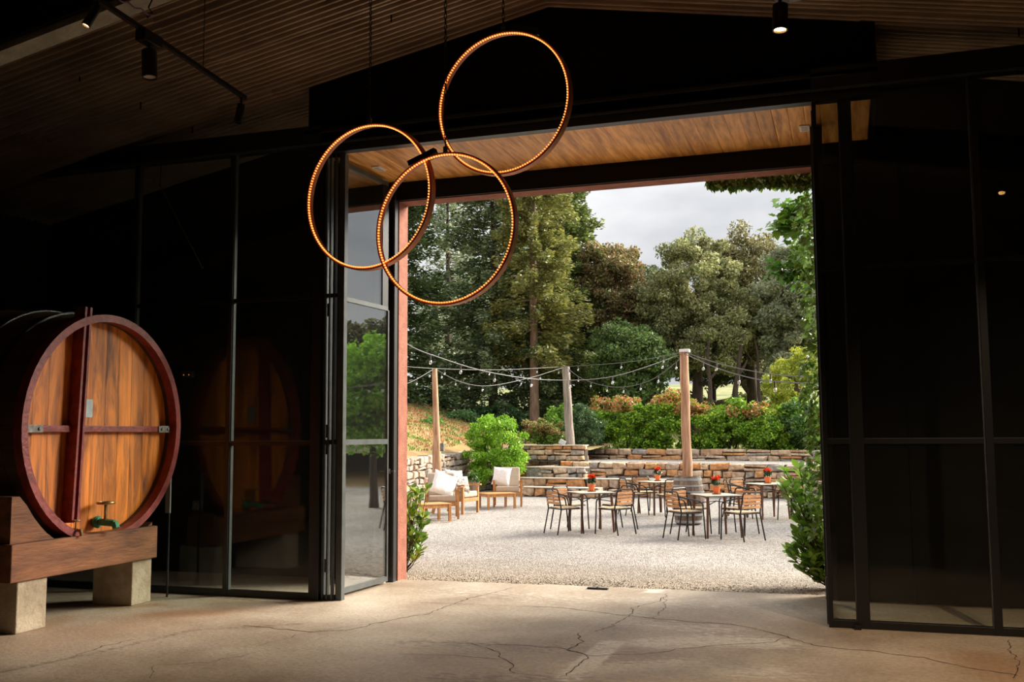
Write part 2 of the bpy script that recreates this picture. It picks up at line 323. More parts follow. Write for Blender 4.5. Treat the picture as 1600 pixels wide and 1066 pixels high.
for pts, w, a in [(((955, 1005), (925, 1030), (890, 1060)), .11, .5), (((1020, 1005), (1100, 1000), (1200, 1005)), .32, .22), (((930, 1050), (1060, 1040), (1200, 1050)), .35, .15),
                  (((700, 925), (900, 935), (1200, 945)), .6, .05), (((1000, 975), (1130, 985)), .3, .12), (((1020, 925), (1040, 915)), .12, .3)]:
    q = [gnd(*p) for p in pts]
    for i in range(len(q)-1): wh = np.maximum(wh, -.03+(a+.10)*np.exp(-(segd(P2, q[i], q[i+1])/w)**2))
for pts, w, a in [(((0, 1050), (130, 1025), (300, 985), (470, 975)), .08, .28), (((640, 1005), (800, 1010), (1000, 1015)), .35, .24), (((700, 1062), (900, 1062), (1000, 1050), (1150, 1040)), .35, .28), (((1000, 985), (1200, 1010)), .3, .18), (((240, 925), (470, 945)), .09, .3), (((1000, 960), (960, 1000)), .2, .18)]:  # dark stains; the strip along the left screen is its shadow painted in
    q = [gnd(*p) for p in pts]
    for i in range(len(q)-1): dk = np.maximum(dk, .10+a*np.exp(-(segd(P2, q[i], q[i+1])/w)**2))
for pts, w, a in [(((236, 962), (330, 958)), .22, .75), (((0, 1010), (200, 975)), .7, .35), (((1540, 1030), (1590, 1060)), .35, .6), (((60, 985), (100, 965)), .2, .5), (((180, 950), (240, 945)), .15, .6)]:
    q = [gnd(*p) for p in pts]
    for i in range(len(q)-1): ru = np.maximum(ru, a*np.exp(-(segd(P2, q[i], q[i+1])/w)**2))
at = me.attributes.new('wear_shade', 'FLOAT_VECTOR', 'POINT'); at.data.foreach_set('vector', np.stack([wh, dk, ru], -1).ravel().astype(np.float32))
floor = bpy.data.objects.new('floor', me); COL.objects.link(floor); tag(floor, kind='structure')
# hairline cracks: narrow dark slots
def crack(pts, w=.010):
    q = [gnd(*p) for p in pts]; path = []
    for i in range(len(q)-1):
        L_ = (q[i+1]-q[i]).length; n = max(2, int(L_/.05)); d = (q[i+1]-q[i]).normalized(); s_ = Vector((-d.y, d.x, 0))
        for k in range(n):
            t = k/n; path.append(q[i].lerp(q[i+1], t)+s_*.045*(noise.noise(Vector((q[i].x*3+k*.35, i*5.1, 2)))+.5*noise.noise(Vector((k*.9, i*3.1, 7)))))
    path.append(q[-1]); vs = []; fs = []
    for i, p in enumerate(path):
        d = (path[min(i+1, len(path)-1)]-path[max(i-1, 0)]).normalized(); s_ = Vector((-d.y, d.x, 0)); ww = w*(.45+.8*random.random())/2
        vs += [p+s_*ww+Vector((0, 0, .0015)), p-s_*ww+Vector((0, 0, .0015))]
        if i: fs.append((2*i-2, 2*i-1, 2*i+1, 2*i))
    MB().add(vs, fs).build('crack', M_crack, floor)
crack([(800, 919), (728, 937), (672, 958), (600, 972), (545, 985), (492, 988), (380, 978)], .014)
crack([(600, 972), (490, 987), (400, 1010)], .006)
crack([(640, 941), (690, 943), (800, 947)], .008)
crack([(800, 947), (880, 950), (960, 960), (1010, 966), (1050, 969), (1140, 976), (1185, 984), (1235, 997), (1280, 1010), (1360, 1018), (1440, 1028), (1520, 1045), (1590, 1056)], .013)
crack([(1043, 928), (1030, 940), (988, 950), (985, 962), (955, 978), (930, 987)], .010)
crack([(1038, 934), (1040, 950), (1020, 966)], .007)
crack([(905, 990), (908, 1005), (890, 1015), (920, 1027), (900, 1040), (885, 1056)], .012)
crack([(640, 1002), (700, 1005), (800, 1008), (880, 1013), (920, 1025)], .008)
crack([(920, 1025), (1010, 1022), (1100, 1010), (1190, 1005), (1235, 997)], .008)
crack([(700, 1003), (735, 1005), (770, 1015), (800, 1040), (805, 1052)], .010)
crack([(0, 1052), (60, 1040), (110, 1028), (160, 1010), (210, 1000)], .010)
crack([(620, 1022), (720, 1025), (800, 1032)], .006)
crack([(1575, 1000), (1580, 1020), (1592, 1035), (1583, 1060)], .009)
crack([(235, 1060), (240, 1040), (330, 1035), (400, 1020)], .006)
# door stop plate on the threshold
ds = empty('door_stop', gnd(934, 921), 0, 'small black steel door stop plate lying on the threshold', 'door stop')
MB().box(-.12, .12, -.03, .03, 0, .018, bev=.004).build('plate', M_blk, ds); MB().box(-.008, .008, -.034, .034, .018, .03).build('lug', M_frame, ds)

# gravel yard
gy_ = MB(); gy_.add([(-13, 11.2, -.02), (26, 11.2, -.02), (26, 42, -.02), (-13, 42, -.02)], [(0, 1, 2, 3)])
tag(gy_.build('gravel_yard', M_gravel), kind='structure')
# loose stones raised along the worn edge
peb = MB()
for i in range(1300):
    x = random.uniform(-5.1, -.35); y = 11.42+.03*(x+5)+abs(random.gauss(0, .35)); s_ = random.uniform(.005, .012)
    a = random.random()*PI; z = -.018
    vs = [(x+s_*math.cos(a+k*PI/2)*random.uniform(.7, 1.3), y+s_*math.sin(a+k*PI/2)*random.uniform(.7, 1.3), z) for k in range(4)]+[(x, y, z+s_*.9)]
    peb.add(vs, [(0, 1, 4), (1, 2, 4), (2, 3, 4), (3, 0, 4)])
peb.build('pebble', M_gravel, None, kind='stuff', label='loose pale pebbles scattered where the gravel meets the concrete', cat='pebbles')

# outer wall with opening
def wall(name, boxes, m, **k):
    b = MB()
    for q in boxes: b.box(*q)
    return tag(b.build(name, m), kind='structure')
ow = MB()
ow.box(WX0-.2, XL, YO, YE, -.3, 6.0); ow.box(XR, WX1+.2, YO, YE, -.3, 6.0); ow.box(XL, XR, YO, YE, LZ, 6.0)
tag(ow.build('wall_far', M_terra), kind='structure')
lin = MB(); lin.box(WX0, XL-.012, YO-.03, YO-.001, 0, 6.0); lin.box(XR+.012, WX1, YO-.03, YO-.001, 0, 6.0); lin.box(XL-.012, XR+.012, YO-.03, YO-.001, LZ+.012, 6.0)
tag(lin.build('wall_lining', M_wallin), kind='structure')
# panel battens of the dark lining behind the right glass
for x in (.62, 1.75, 2.9): tag(MB().box(x-.02, x+.02, YO-.05, YO-.031, 0, 4.9).build('trim_1', M_panel), kind='structure')
tag(MB().box(WX0-.2, WX0, WY0, YO, 0, 5.0).build('wall_left', M_wallin), kind='structure')
tag(MB().box(WX1, WX1+.2, WY0, YO, 0, 5.0).build('wall_right', M_wallin), kind='structure')
tag(MB().box(WX0-.2, WX1+.2, WY0-.2, WY0, 0, 6.6).build('wall_back', M_wallin), kind='structure')
# gable panel over the door, boxed in black sheet
gp = MB()
poly = [(-5.62, HZ+.06), (.38, HZ+.06), (.38, rz(.38)-.01), (RIDGE, RZ-.01), (-5.62, rz(-5.62)-.01)]
gp.prism(poly, .08, Matrix(((1, 0, 0, 0), (0, 0, 1, YF), (0, 1, 0, 0), (0, 0, 0, 1))))
gp.box(-5.62, -5.56, YF+.08, YO-.04, HZ+.06, rz(-5.62)-.02); gp.box(.32, .38, YF+.08, YO-.04, HZ+.06, rz(.38)-.02)
tag(gp.build('wall_gable', M_panel), kind='structure')
# roof: corrugated sheets, each a part
roof = empty('roof', (0, 0, 0)); tag(roof, kind='structure')
pitch, amp = .098, .034
def sheet_mesh(xa, xb, nw=10, seg=8):
    b = MB(); n = nw*seg
    vs = []
    for k in range(n+1):
        y = k/seg*pitch; z = amp*math.cos(2*PI*k/seg)
        vs += [(xa, y, rz(xa)+z), (xb, y, rz(xb)+z)]
    b.add(vs, [(2*k, 2*k+1, 2*k+3, 2*k+2) for k in range(n)], True)
    me = bpy.data.meshes.new('roof_sheet'); me.from_pydata(b.v, [], b.f); me.materials.append(M_roof); me.polygons.foreach_set('use_smooth', [True]*len(b.f)); return me
cuts_l = [WX0-.3, -8.6, -5.95, RIDGE]; cuts_r = [RIDGE, .25, 2.8, WX1+.3]
for cuts in (cuts_l, cuts_r):
    for i in range(len(cuts)-1):
        a, b_ = cuts[i]-(.06 if i else 0), cuts[i+1]
        ms = sheet_mesh(a, b_)
        for k in range(18):
            o = bpy.data.objects.new('roof_sheet', ms); COL.objects.link(o); o.location = (0, WY0+k*.98+.0-.1, .022*(k % 2)+.008*(i % 2)); place(o, roof)
deck = MB(); deck.add([(WX0-.3, WY0-.2, rz(WX0-.3)+.07), (RIDGE, WY0-.2, RZ+.07), (RIDGE, YE, RZ+.07), (WX0-.3, YE, rz(WX0-.3)+.07), (WX1+.3, WY0-.2, rz(WX1+.3)+.07), (WX1+.3, YE, rz(WX1+.3)+.07)], [(0, 1, 2, 3), (1, 4, 5, 2)])
deck.build('roof_deck', M_panel, roof)
# sheet fixings
hk = MB()
for X in (-7.2, -4.2, -1.2, 1.6):
    for k in range(6):
        y = 5.2+k*.92; hk.box(X-.006, X+.006, y-.006, y+.006, rz(X)-.07, rz(X)+.01)
hk.build('fixing', M_panel, roof, kind='stuff')
# roof girder: dark web and pale bottom flange
gd = empty('roof_girder', (0, 0, 0)); tag(gd, kind='structure')
def slope_prism(name, y0, y1, dz0, dz1, m):
    xs_ = [WX0+.02, RIDGE, WX1-.02]; b = MB(); vs = []
    for x in xs_:
        z = rz(x); vs += [(x, y0, z+dz0), (x, y1, z+dz0), (x, y1, z+dz1), (x, y0, z+dz1)]
    fs = [(0, 1, 2, 3), (11, 10, 9, 8)]
    for i in (0, 4): fs += [(i, i+4, i+5, i+1), (i+1, i+5, i+6, i+2), (i+2, i+6, i+7, i+3), (i+3, i+7, i+4, i)]
    return b.add(vs, fs).build(name, m, gd)
slope_prism('web', 6.30, 6.36, -.50, -.03, M_panel); slope_prism('flange', 6.34, 6.53, -.56, -.50, M_girder)
# box girder top covers sheets between web and roof in front of the camera side
# soffit planks
sf = empty('ceiling', (0, 0, 0)); tag(sf, kind='structure')
SX0, SX1 = -5.48, .32; npk = 38; pw = (SX1-SX0)/npk
pm = MB(); g_ = .009
pm.add([(g_, 0, 0), (pw-g_, 0, 0), (pw-g_, 1.50, 0), (g_, 1.50, 0), (0, 0, .004), (pw, 0, .004), (pw, 1.50, .004), (0, 1.50, .004), (0, 0, .02), (pw, 0, .02), (pw, 1.5, .02), (0, 1.5, .02)],
       [(0, 3, 2, 1), (0, 1, 5, 4), (1, 2, 6, 5), (2, 3, 7, 6), (3, 0, 4, 7), (4, 5, 9, 8), (5, 6, 10, 9), (6, 7, 11, 10), (7, 4, 8, 11), (8, 9, 10, 11)])
pk0 = pm.build('plank', M_soff, sf, loc=(SX0, YF+.05, HZ+.02))
for i in range(1, npk):
    o = pk0.copy(); COL.objects.link(o); o.parent = sf; o.location = (SX0+i*pw, YF+.05, HZ+.02+random.uniform(-.001, .001)); PAR[sf.name].append(o)
MB().box(SX0, SX1, YF+.05, YO-.03, HZ+.042, HZ+.055).build('backing', M_panel, sf)
MB().box(SX0-.02, SX1, YO-.06, YO-.035, LZ+.005, HZ+.02).build('lintel_beam', M_panel, sf)
for lab, px_, py_ in (('small white recessed fitting in the pine soffit near the left leaf', 592, 263), ('small white recessed fitting in the pine soffit by the right post', 1257, 200)):
    p = gnd(px_, py_, HZ+.015); t = empty('soffit_fitting', p, 0, lab, 'fitting', 'soffit fittings')
    MB().box(-.05, .05, -.10, .10, -.012, .006, bev=.004).build('cover', M_white, t); MB().box(-.03, .03, -.07, .07, -.016, -.012).build('lens', M_lampw, t)
# header of the steel front
hd = empty('trim_2'); tag(hd, kind='structure')
MB().box(-5.62, .38, YF-.06, YF+.06, HZ-.0, HZ+.10).build('head_rail', M_blk, hd)
MB().box(-5.5, -.22, YF-.085, YF-.062, HZ+.088, HZ+.112).build('track_strip', M_frame, hd)
MB().box(-5.62, .38, YF-.09, YF-.02, HZ+.22, HZ+.26).build('upper_rail', M_blk, hd)
MB().box(-5.4, .1, YF-.095, YF-.09, HZ+.215, HZ+.225).build('drip_edge', M_frame, hd)

# ---------------------------------------------------------------- glazed side screens
R1, R2 = 1.678, 3.285
def screen(name, x0, x1, posts, top, right=False):
    w = empty(name, (0, 0, 0)); tag(w, kind='structure')
    MB().box(x0, x1, YF-.035, YF+.035, .0, .07, bev=.004).build('bottom_rail', M_blk, w)
    MB().box(x0, x1, YF-.09, YF+.06, top-.02, top+.20).build('top_beam', M_blk, w)
    MB().box(x0, x1, YF-.098, YF-.088, top-.03, top-.005).build('beam_edge', M_frame, w)
    for a, b in posts: MB().box(a, b, YF-.04, YF+.04, 0, top, bev=.004).build('post', M_blk, w)
    # paler strips imitate daylight caught on the post sides facing the opening
    for i in range(len(posts)-1):
        a, b = posts[i][1], posts[i+1][0]
        MB().box(a, b, YF-.02, YF+.02, R1-.03, R1+.015).build('glazing_bar', M_blk, w); MB().box(a, b, YF-.022, YF+.022, R1+.015, R1+.022).build('bar_highlight', M_frame, w)  # paler strip imitates light catching the top of the bar
        MB().box(a, b, YF-.02, YF+.02, R2-.03, R2+.015).build('glazing_bar', M_blk, w)
        e0 = b-.012 if right else a
        MB().box(e0, e0+.012, YF-.024, YF+.024, .07, top).build('post_highlight', M_frame, w)
        for z0, z1 in ((.07, R1-.03), (R1+.022, R2-.03), (R2+.015, top)): MB().box(a+.002, b-.002, YF-.004, YF+.004, z0, z1).build('glass_pane', M_glass, w)
    return w
screen('window_1', WX0+.01, -5.41, [(WX0+.02, WX0+.1), (-7.92, -7.86), (-6.60, -6.545), (-5.53, -5.41)], 4.98)
screen('window_2', -.215, WX1-.01, [(-.215, -.175), (.03, .14), (1.15, 1.215), (2.5, 2.6), (WX1-.1, WX1-.02)], 4.98, True)
# folded glazed leaves
def leaf(name, length, loc, rz_, handle=False, wide=.045, m=M_frame, low=True):
    d = empty(name, loc, rz_); tag(d, kind='structure')
    H = HZ-.03
    MB().box(0, wide, -.02, .02, .03, H, bev=.003).build('stile', m, d)
    MB().box(length-.03, length, -.02, .02, .03, H if not low else R2-.02, bev=.003).build('stile', m, d)
    if low: MB().box(length-.16, length-.02, -.014, .014, R2, H).build('upper_stile', M_blk, d)
    for a, b in ((.03, .09), (R1-.03, R1+.03), (R2-.03, R2+.02), (H-.05, H)): MB().box(wide, length-.03, -.02, .02, a, b).build('rail', m, d)
    for a, b in ((.09, R1-.03), (R1+.03, R2-.03), (R2+.02, H-.05)): MB().box(wide, length-.03, -.005, .005, a, b).build('glass_pane', M_glassd, d)
    if handle:
        MB().tube([(length+.08, -.03, 1.3), (length+.08, -.07, 1.3), (length+.08, -.07, 1.62), (length+.08, -.03, 1.62)], .008).build('handle', M_frame, d)
    return d
leaf('door_1', 1.12, (-5.31, 9.93, 0), PI/2-.055)
MB_p = MB().box(-5.245, -5.175, 9.78, 9.86, .0, HZ, bev=.004).build('door_2', M_frame, kind='structure')
# narrow fixed light beside the left leaf: frames and glass
d3 = empty('door_3'); tag(d3, kind='structure')
for a, b, m_ in ((-5.40, -5.375, M_frame), (-5.345, -5.325, M_frame), (-5.285, -5.27, M_frame)): MB().box(a, b, YF+.0, YF+.06, .0, HZ, bev=.003).build('stile', m_, d3)
for a, b in ((.0, .06), (R1-.02, R1+.03), (R2-.02, R2+.02), (HZ-.04, HZ)): MB().box(-5.40, -5.25, YF+.01, YF+.05, a, b).build('rail', M_blk, d3)
for a, b in ((.06, R1-.02), (R1+.03, R2-.02), (R2+.02, HZ-.04)): MB().box(-5.325, -5.285, YF+.02, YF+.03, a, b).build('glass_pane', M_glass, d3)
for z in (.35, 1.60, 1.78, 3.1): MB().tube([(-5.335, YF-.02, z-.05), (-5.335, YF-.02, z+.09)], .013).build('hinge', M_blk, d3)
# jamb post, pull handle and latch on the left of the opening
jb = empty('trim_3'); tag(jb, kind='structure')
MB().box(-5.50, XL+.0, YO-.12, YO-.035, 0, HZ, bev=.004).build('jamb', M_blk, jb)
MB().box(XL-.02, XL+.002, YO-.125, YO-.118, 0, LZ).build('jamb_edge', M_frame, jb)
MB().tube([(XL-.13, YO-.12, 1.49), (XL-.13, YO-.17, 1.49), (XL-.13, YO-.17, 1.78), (XL-.13, YO-.12, 1.78)], .008).build('handle', M_iron, jb)
MB().tube([(XL-.18, YO-.14, 1.32), (XL+.02, YO-.14, 1.32)], .009).box(XL-.10, XL-.04, YO-.165, YO-.12, 1.29, 1.35).build('latch', M_iron, jb)
MB().lathe([(.03, 0), (.035, .02), (.02, .05), (.0, .055)], 12).build('floor_stop', M_white, jb, loc=(XL-.1, YO-.2, 0))
# right folded leaf and thick post
leaf('door_4', 1.2, (-.205, YF+.11, 0), PI/2+.02, m=M_blk, low=False)
tag(MB().box(-.255, -.140, 10.50, 10.60, .12, HZ, bev=.004).build('door_5', M_blk), kind='structure')
tag(MB().box(-.235, -.21, 9.86, 9.95, .0, .42, bev=.004).build('trim_4', M_frame), kind='structure')
tag(MB().box(.03, .09, 10.6, 10.66, .0, 3.2).build('trim_6', M_frame), kind='structure')
tag(MB().box(.0, .06, YF-.1, YF-.05, .0, .04).build('trim_5', M_blk), kind='structure')

# ================================================================= CASK
HX = -7.1; CY, CZ, CR = 8.43, 1.845, 1.15
ck = empty('wine_cask', (HX, CY, 0), 0, 'huge round oak wine cask lying on concrete blocks with oxblood rim', 'cask')
def ringmesh(x0, x1, ri, ro, seg=64):
    b = MB(); vs = []
    for k in range(seg):
        a = 2*PI*k/seg; c, s_ = math.cos(a), math.sin(a)
        vs += [(x0, ri*c, CZ+ri*s_), (x1, ri*c, CZ+ri*s_), (x1, ro*c, CZ+ro*s_), (x0, ro*c, CZ+ro*s_)]
    fs = []
    for k in range(seg):
        j = (k+1) % seg
        for q in range(4): fs.append((4*k+q, 4*k+(q+1) % 4, 4*j+(q+1) % 4, 4*j+q))
    return b.add(vs, fs, True)
ringmesh(-.10, 0, CR-.075, CR).build('rim', M_red, ck); ringmesh(-.24, -.101, CR-.075, CR-.004).build('chime', M_stave, ck)
# head boards, each clipped to the circle
rr = CR-.075; nb = 11; bw = 2*rr/nb
for i in range(nb):
    a, b = -rr+i*bw+.002, -rr+(i+1)*bw-.002; top = []; bot = []
    for k in range(7):
        y = a+(b-a)*k/6; h = math.sqrt(max(rr*rr-y*y, 1e-4)); top.append((y, h)); bot.append((y, -h))
    pl = bot+top[::-1]; dx = random.uniform(0, .006)
    MB().prism(pl, .05, Matrix(((0, 0, 1, -.20+dx), (1, 0, 0, 0), (0, 1, 0, CZ), (0, 0, 0, 1)))).build('head_board', M_oak, ck)
# body staves
ns = 40
for k in range(ns):
    a0, a1 = 2*PI*k/ns+.002, 2*PI*(k+1)/ns-.002; vs = []; prof = [(-.24, 1.15), (-.7, 1.21), (-1.2, 1.25), (-1.7, 1.25), (-2.2, 1.21), (-2.8, 1.15)]
    for x, r in prof:
        for a in (a0, (a0+a1)/2, a1): vs.append((x, r*math.cos(a), CZ+r*math.sin(a)))
    MB().add(vs, [(3*i+j, 3*i+j+1, 3*i+j+4, 3*i+j+3) for i in range(len(prof)-1) for j in range(2)]).build('stave', M_stave, ck)
for x in (-.42, -.75, -1.9, -2.3):
    r = 1.15+.1*math.sin(PI*min(1, (-x-.24)/2.56))+.012; ringmesh(x-.03, x+.03, r-.012, r+.006, 48).build('hoop', M_blk, ck)
# upright double channel bar and cross bar
tp, bt = Vector((-.02, -.33, 3.04)), Vector((-.02, -.42, .93))
for dy in (-.035, .035): MB().bar(tp+Vector((-.06, dy, 0)), bt+Vector((-.06, dy, 0)), .028, .13, up=(1, 0, 0)).build('upright_bar', M_red, ck)
MB().bar(tp+Vector((-.10, 0, 0)), bt+Vector((-.10, 0, 0)), .09, .03, up=(1, 0, 0)).build('upright_web', M_red, ck)
for a, b in ((-1.06, -.42), (-.33, .93)): MB().box(-.15, -.08, a, b, 1.80, 1.865, bev=.006).build('cross_bar', M_red, ck)
for a, b in ((-1.08, -.82), (.86, 1.06)):
    o = MB().box(-.082, -.066, a, b, 1.795, 1.87, bev=.004).build('bracket', M_iron, ck)
    for y in (a+.05, b-.05): MB().lathe([(.016, 0), (.014, .012), (.0, .014)], 8, Matrix.Translation((-.066, y, 1.832))@Matrix.Rotation(PI/2, 4, 'Y')).build('bolt', M_iron, o)
o = MB().box(-.15, -.14, -.245, -.09, 1.95, 2.13).build('number_plate', M_hoop, ck)
def tap(y, z, m1, m2, s=1.0):
    t = MB().tube([(-.2, y, z), (-.02*s, y, z), (.06*s, y+.02, z-.01)], .022*s).tube([(.06*s, y+.02, z), (.075*s, y+.02, z-.06)], .022*s).lathe([(.035*s, 0), (.04*s, .03), (.03*s, .05)], 12, Matrix.Translation((-.12, y, z))@Matrix.Rotation(PI/2, 4, 'Y'))
    o = t.build('tap', m1, ck)
    MB().tube([(.0, y, z), (.0, y, z+.11*s)], .010*s).tube([(0+.05*s*math.cos(k*PI/5), y+.05*s*math.sin(k*PI/5), z+.12*s) for k in range(10)], .009*s, 6, closed=True).tube([(-.05*s, y, z+.12*s), (.05*s, y, z+.12*s)], .007).tube([(0, y-.05*s, z+.12*s), (0, y+.05*s, z+.12*s)], .007).build('tap_wheel', m2, o)
tap(-.02, .90, M_green, M_brass, 1.6); tap(-.43, .86, M_brass, M_brass, .75)
MB().tube([(-.12, -.52, .98), (-.12, -.52, .93), (-.06, -.50, .91)], .014).build('drip_pipe', M_brass, ck)
# cradle
cr_ = empty('cask_cradle', (HX, CY, 0), 0, 'dark timber cradle beam under the wine cask, resting on two blocks', 'cradle')
MB().box(-.42, .03, -1.24, .76, .462, .80, bev=.01).build('lower_beam', M_beam, cr_)
for sgn in (-1, 1):
    pts = []
    for k in range(9):
        lim = 1.2 if sgn < 0 else .74; y = sgn*(.50+(lim-.50)*k/8); z = CZ-math.sqrt(max((CR+.09)**2-y*y, .01)); pts.append((y, max(z-.01, .802)))
    pl = [(pts[0][0], .802)]+[(p[0], min(p[1], 1.22)) for p in pts]+[(pts[-1][0], .802)]
    if sgn < 0: pl = pl[::-1]
    MB().prism(pl, .34, Matrix(((0, 0, 1, -.37), (1, 0, 0, 0), (0, 1, 0, 0), (0, 0, 0, 1)))).build('saddle', M_beam, cr_)
for lab, x0, x1, y0, y1 in (('left concrete block under the near end of the cask cradle', -7.85, -7.10, 7.30, 7.66), ('right concrete block under the far end of the cask cradle', -7.62, -7.12, 8.86, 9.17)):
    c = ((x0+x1)/2, (y0+y1)/2, 0); z1 = .46
    MB().box(x0-c[0], x1-c[0], y0-c[1], y1-c[1], 0, z1, bev=.012).build('concrete_block', M_concb, None, loc=c, label=lab, cat='block', group='blocks under the cask')
# things on the dark wall beyond the cask
p = onY(294, 585, YO-.05); t = empty('emergency_light', (p.x, YO-.03, p.z), 0, 'small dim control box with two amber lights on the dark wall', 'control box')
MB().box(-.09, .09, -.06, 0, -.045, .045, bev=.005).build('case', mat('grey_case', (.03, .028, .025), .6), t)
for dx in (-.04, .04): MB().lathe([(.007, 0), (.007, .004)], 8, Matrix.Translation((dx, -.06, -.01))@Matrix.Rotation(PI/2, 4, 'X')).build('indicator', mat('amber_dot', (.3, .12, .03), emit=(1, .35, .1), est=.5), t)
p = onY(305, 790, YO-.05); t = empty('light_switch', (p.x, YO-.03, p.z), 0, 'pale square light switch low on the dark wall behind the glass', 'switch')
MB().box(-.045, .045, -.02, 0, -.06, .06, bev=.004).build('switch_plate', mat('grey_plate', (.12, .11, .10), .5), t); MB().box(-.02, .02, -.028, -.02, -.03, .03).build('rocker', M_iron, t)
t = empty('level_gauge', (-7.95, 9.35+.1, .0), 0, 'tall pale strip of a level gauge standing beside the cask', 'gauge')
p1 = onY(264, 738, 9.45); p2 = onY(264, 802, 9.45); t.location = (p1.x, 9.45, 0)
MB().box(-.03, .03, -.01, .01, p2.z, p1.z).build('scale_plate', mat('gauge_plate', (.20, .21, .19), .6), t); MB().box(-.008, .008, .011, .03, 0, p1.z).build('rod', M_blk, t)
# thin stay rod
a = onY(250, 290, YF-.12); b = onY(316, 418, YF-.12)
tg = MB().tube([a, b], .006, 6).build('stay_rod', M_frame, None, label='thin pale steel stay rod slanting in front of the left glazed screen', cat='rod')
MB().lathe([(.012, -.01), (.012, .01)], 8, Matrix.Translation(a)).tube([a, (a.x, a.y+.015, 4.975)], .006, 6).build('hook', M_blk, tg)
MB().lathe([(.012, -.01), (.012, .01)], 8, Matrix.Translation(b)).build('eye_end', M_blk, tg)

# ================================================================= HANGING RINGS
def chain_mb(a, b, link=.045, r=.0045):
    m = MB(); L_ = (b-a).length; n = int(L_/link)
    for i in range(n):
        c = a+(b-a)*((i+.5)/n); h = link*.62; w = .011
        pts = [(w*math.cos(q), h*math.sin(q)) for q in [k*PI/3 for k in range(6)]]
        if i % 2: P = [c+Vector((x, 0, z)) for x, z in pts]
        else: P = [c+Vector((0, x, z)) for x, z in pts]
        m.tube(P, r, 4, closed=True)
    return m
def ring(lab, cx, cy, Y, D, rz_, chx, drv):
    c = onY(cx, cy, Y); t = empty('ring_light', c, rz_, lab, 'ring light', 'hanging hoop lights')
    r = D/2; seg = 96; w = .034
    b = MB(); vs = []
    for k in range(seg):
        a = 2*PI*k/seg; ca, sa = math.cos(a), math.sin(a)
        for rr_, y in ((r-.012, -w), (r-.004, -w-.006), (r+.006, -w), (r+.006, w), (r-.004, w+.006), (r-.012, w)): vs.append((rr_*ca, y, rr_*sa))
    fs = []
    for k in range(seg):
        j = (k+1) % seg
        for q in range(6): fs.append((6*k+q, 6*k+(q+1) % 6, 6*j+(q+1) % 6, 6*j+q))
    b.add(vs, fs, True).build('hoop', M_copper, t)
    s = MB(); l = MB(); vs = []
    for k in range(seg):
        a = 2*PI*k/seg; ca, sa = math.cos(a), math.sin(a)
        for rr_, y in ((r-.0125, -.012), (r-.0125, .012), (r-.0155, .012), (r-.0155, -.012)): vs.append((rr_*ca, y, rr_*sa))
    fs = [(4*k+q, 4*k+(q+1) % 4, 4*((k+1) % seg)+(q+1) % 4, 4*((k+1) % seg)+q) for k in range(seg) for q in range(4)]
    s.add(vs, fs, True).build('led_strip', M_ledoff, t)
    n = int(PI*D/.024)
    for k in range(n):
        a = 2*PI*k/n; Mx = Matrix.Rotation(-a, 4, 'Y')@Matrix.Translation((r-.018, 0, 0)); l.box(-.004, .006, -.040, -.024, -.0055, .0055, Mx)
    l.build('led', M_led, t, kind='stuff')
    MB().box(-.015, .015, -.012, .012, r+.004, r+.06).tube([(0, 0, r+.05), (0, 0, r+.09)], .006).build('hanger', M_iron, t)
    if drv:
        a = PI/2+drv; Mx = Matrix.Rotation(-a, 4, 'Y')@Matrix.Translation((r+.03, 0, 0)); MB().box(-.022, .022, -.03, .03, -.13, .13, Mx, bev=.004).build('driver_box', M_blk, t)
    X = c.x; top = rz(X)-.02; chain = chain_mb(Vector((0, 0, r+.085)), Vector((0, 0, top-c.z)))
    chain.build('chain', M_chain, t, kind='stuff')
ring('left hoop light, hanging lowest left and overlapping the middle one', 577, 308, 7.5, 1.235, -.13, 575, 0)
ring('middle hoop light, the lowest, hanging between the other two', 696, 358, 7.4, 1.235, -.08, 681, .33)
ring('highest hoop light at the right, hanging in front of the black gable', 787, 162, 7.9, 1.235, -.12, 790, -.33)

# ================================================================= TRACK LIGHTS
tk = empty('lighting_track', (0, 0, 0), 0, 'long thin black lighting track hanging under the left roof slope', 'lighting track')
ta, tb = onX(148, -4, -5.0), onX(383, 153, -5.0); tdir = (tb-ta).normalized(); ta2 = ta-tdir*1.2
MB().bar(ta2, tb, .035, .035).build('track', M_blk, tk)
for q in (.25, .8):
    p = ta2.lerp(tb, q); MB().tube([p, (p.x, p.y, rz(p.x)-.02)], .004, 6).build('wire', M_chain, tk)
cb = MB(); pts = []
for k in range(14):
    x = 185+k*4.2; y = -2+k*2.1+2*math.sin(k*1.3); pts.append(onX(x, y, -4.93))
cb.tube(pts, .007, 6).build('cable', M_cord, tk)
pts = [onX(240, -5, -4.93), onX(232, 12, -4.93), onX(238, 20, -4.93), onX(230, 28, -4.93)]; MB().tube(pts, .006, 6).build('cable', M_chain, tk)
def spot(lab, p, axis, L_, r, glow, box=False, grp='track spotlights'):
    t = empty('spotlight', p, 0, lab, 'spotlight', grp)
    ax = Vector(axis).normalized(); q = ax.to_track_quat('Z', 'Y').to_matrix().to_4x4()
    MB().lathe([(r*.96, 0), (r, .004), (r, L_), (r*.82, L_), (r*.82, L_-.02)], 20, q, cap=False).lathe([(r*.96, 0), (.0, -.001)], 20, q, cap=False).build('barrel', M_blk, t)
    MB().lathe([(0.001, L_-.012), (r*.8, L_-.012)], 20, q, cap=False).build('lens', glow, t)
    MB().tube([(0, 0, 0), (0, 0, .10)], .012, 8).build('stem', M_blk, t)
    if box: MB().box(-.045, .045, -.11, .10, .05, .14, bev=.004).build('gear_box', M_blk, t)
    return t
spot('large black spotlight with gear box hanging midway along the track', onX(233, 80, -5.0)+Vector((0, 0, 0)), (.10, -.05, -1), .22, .058, M_lampw, True)
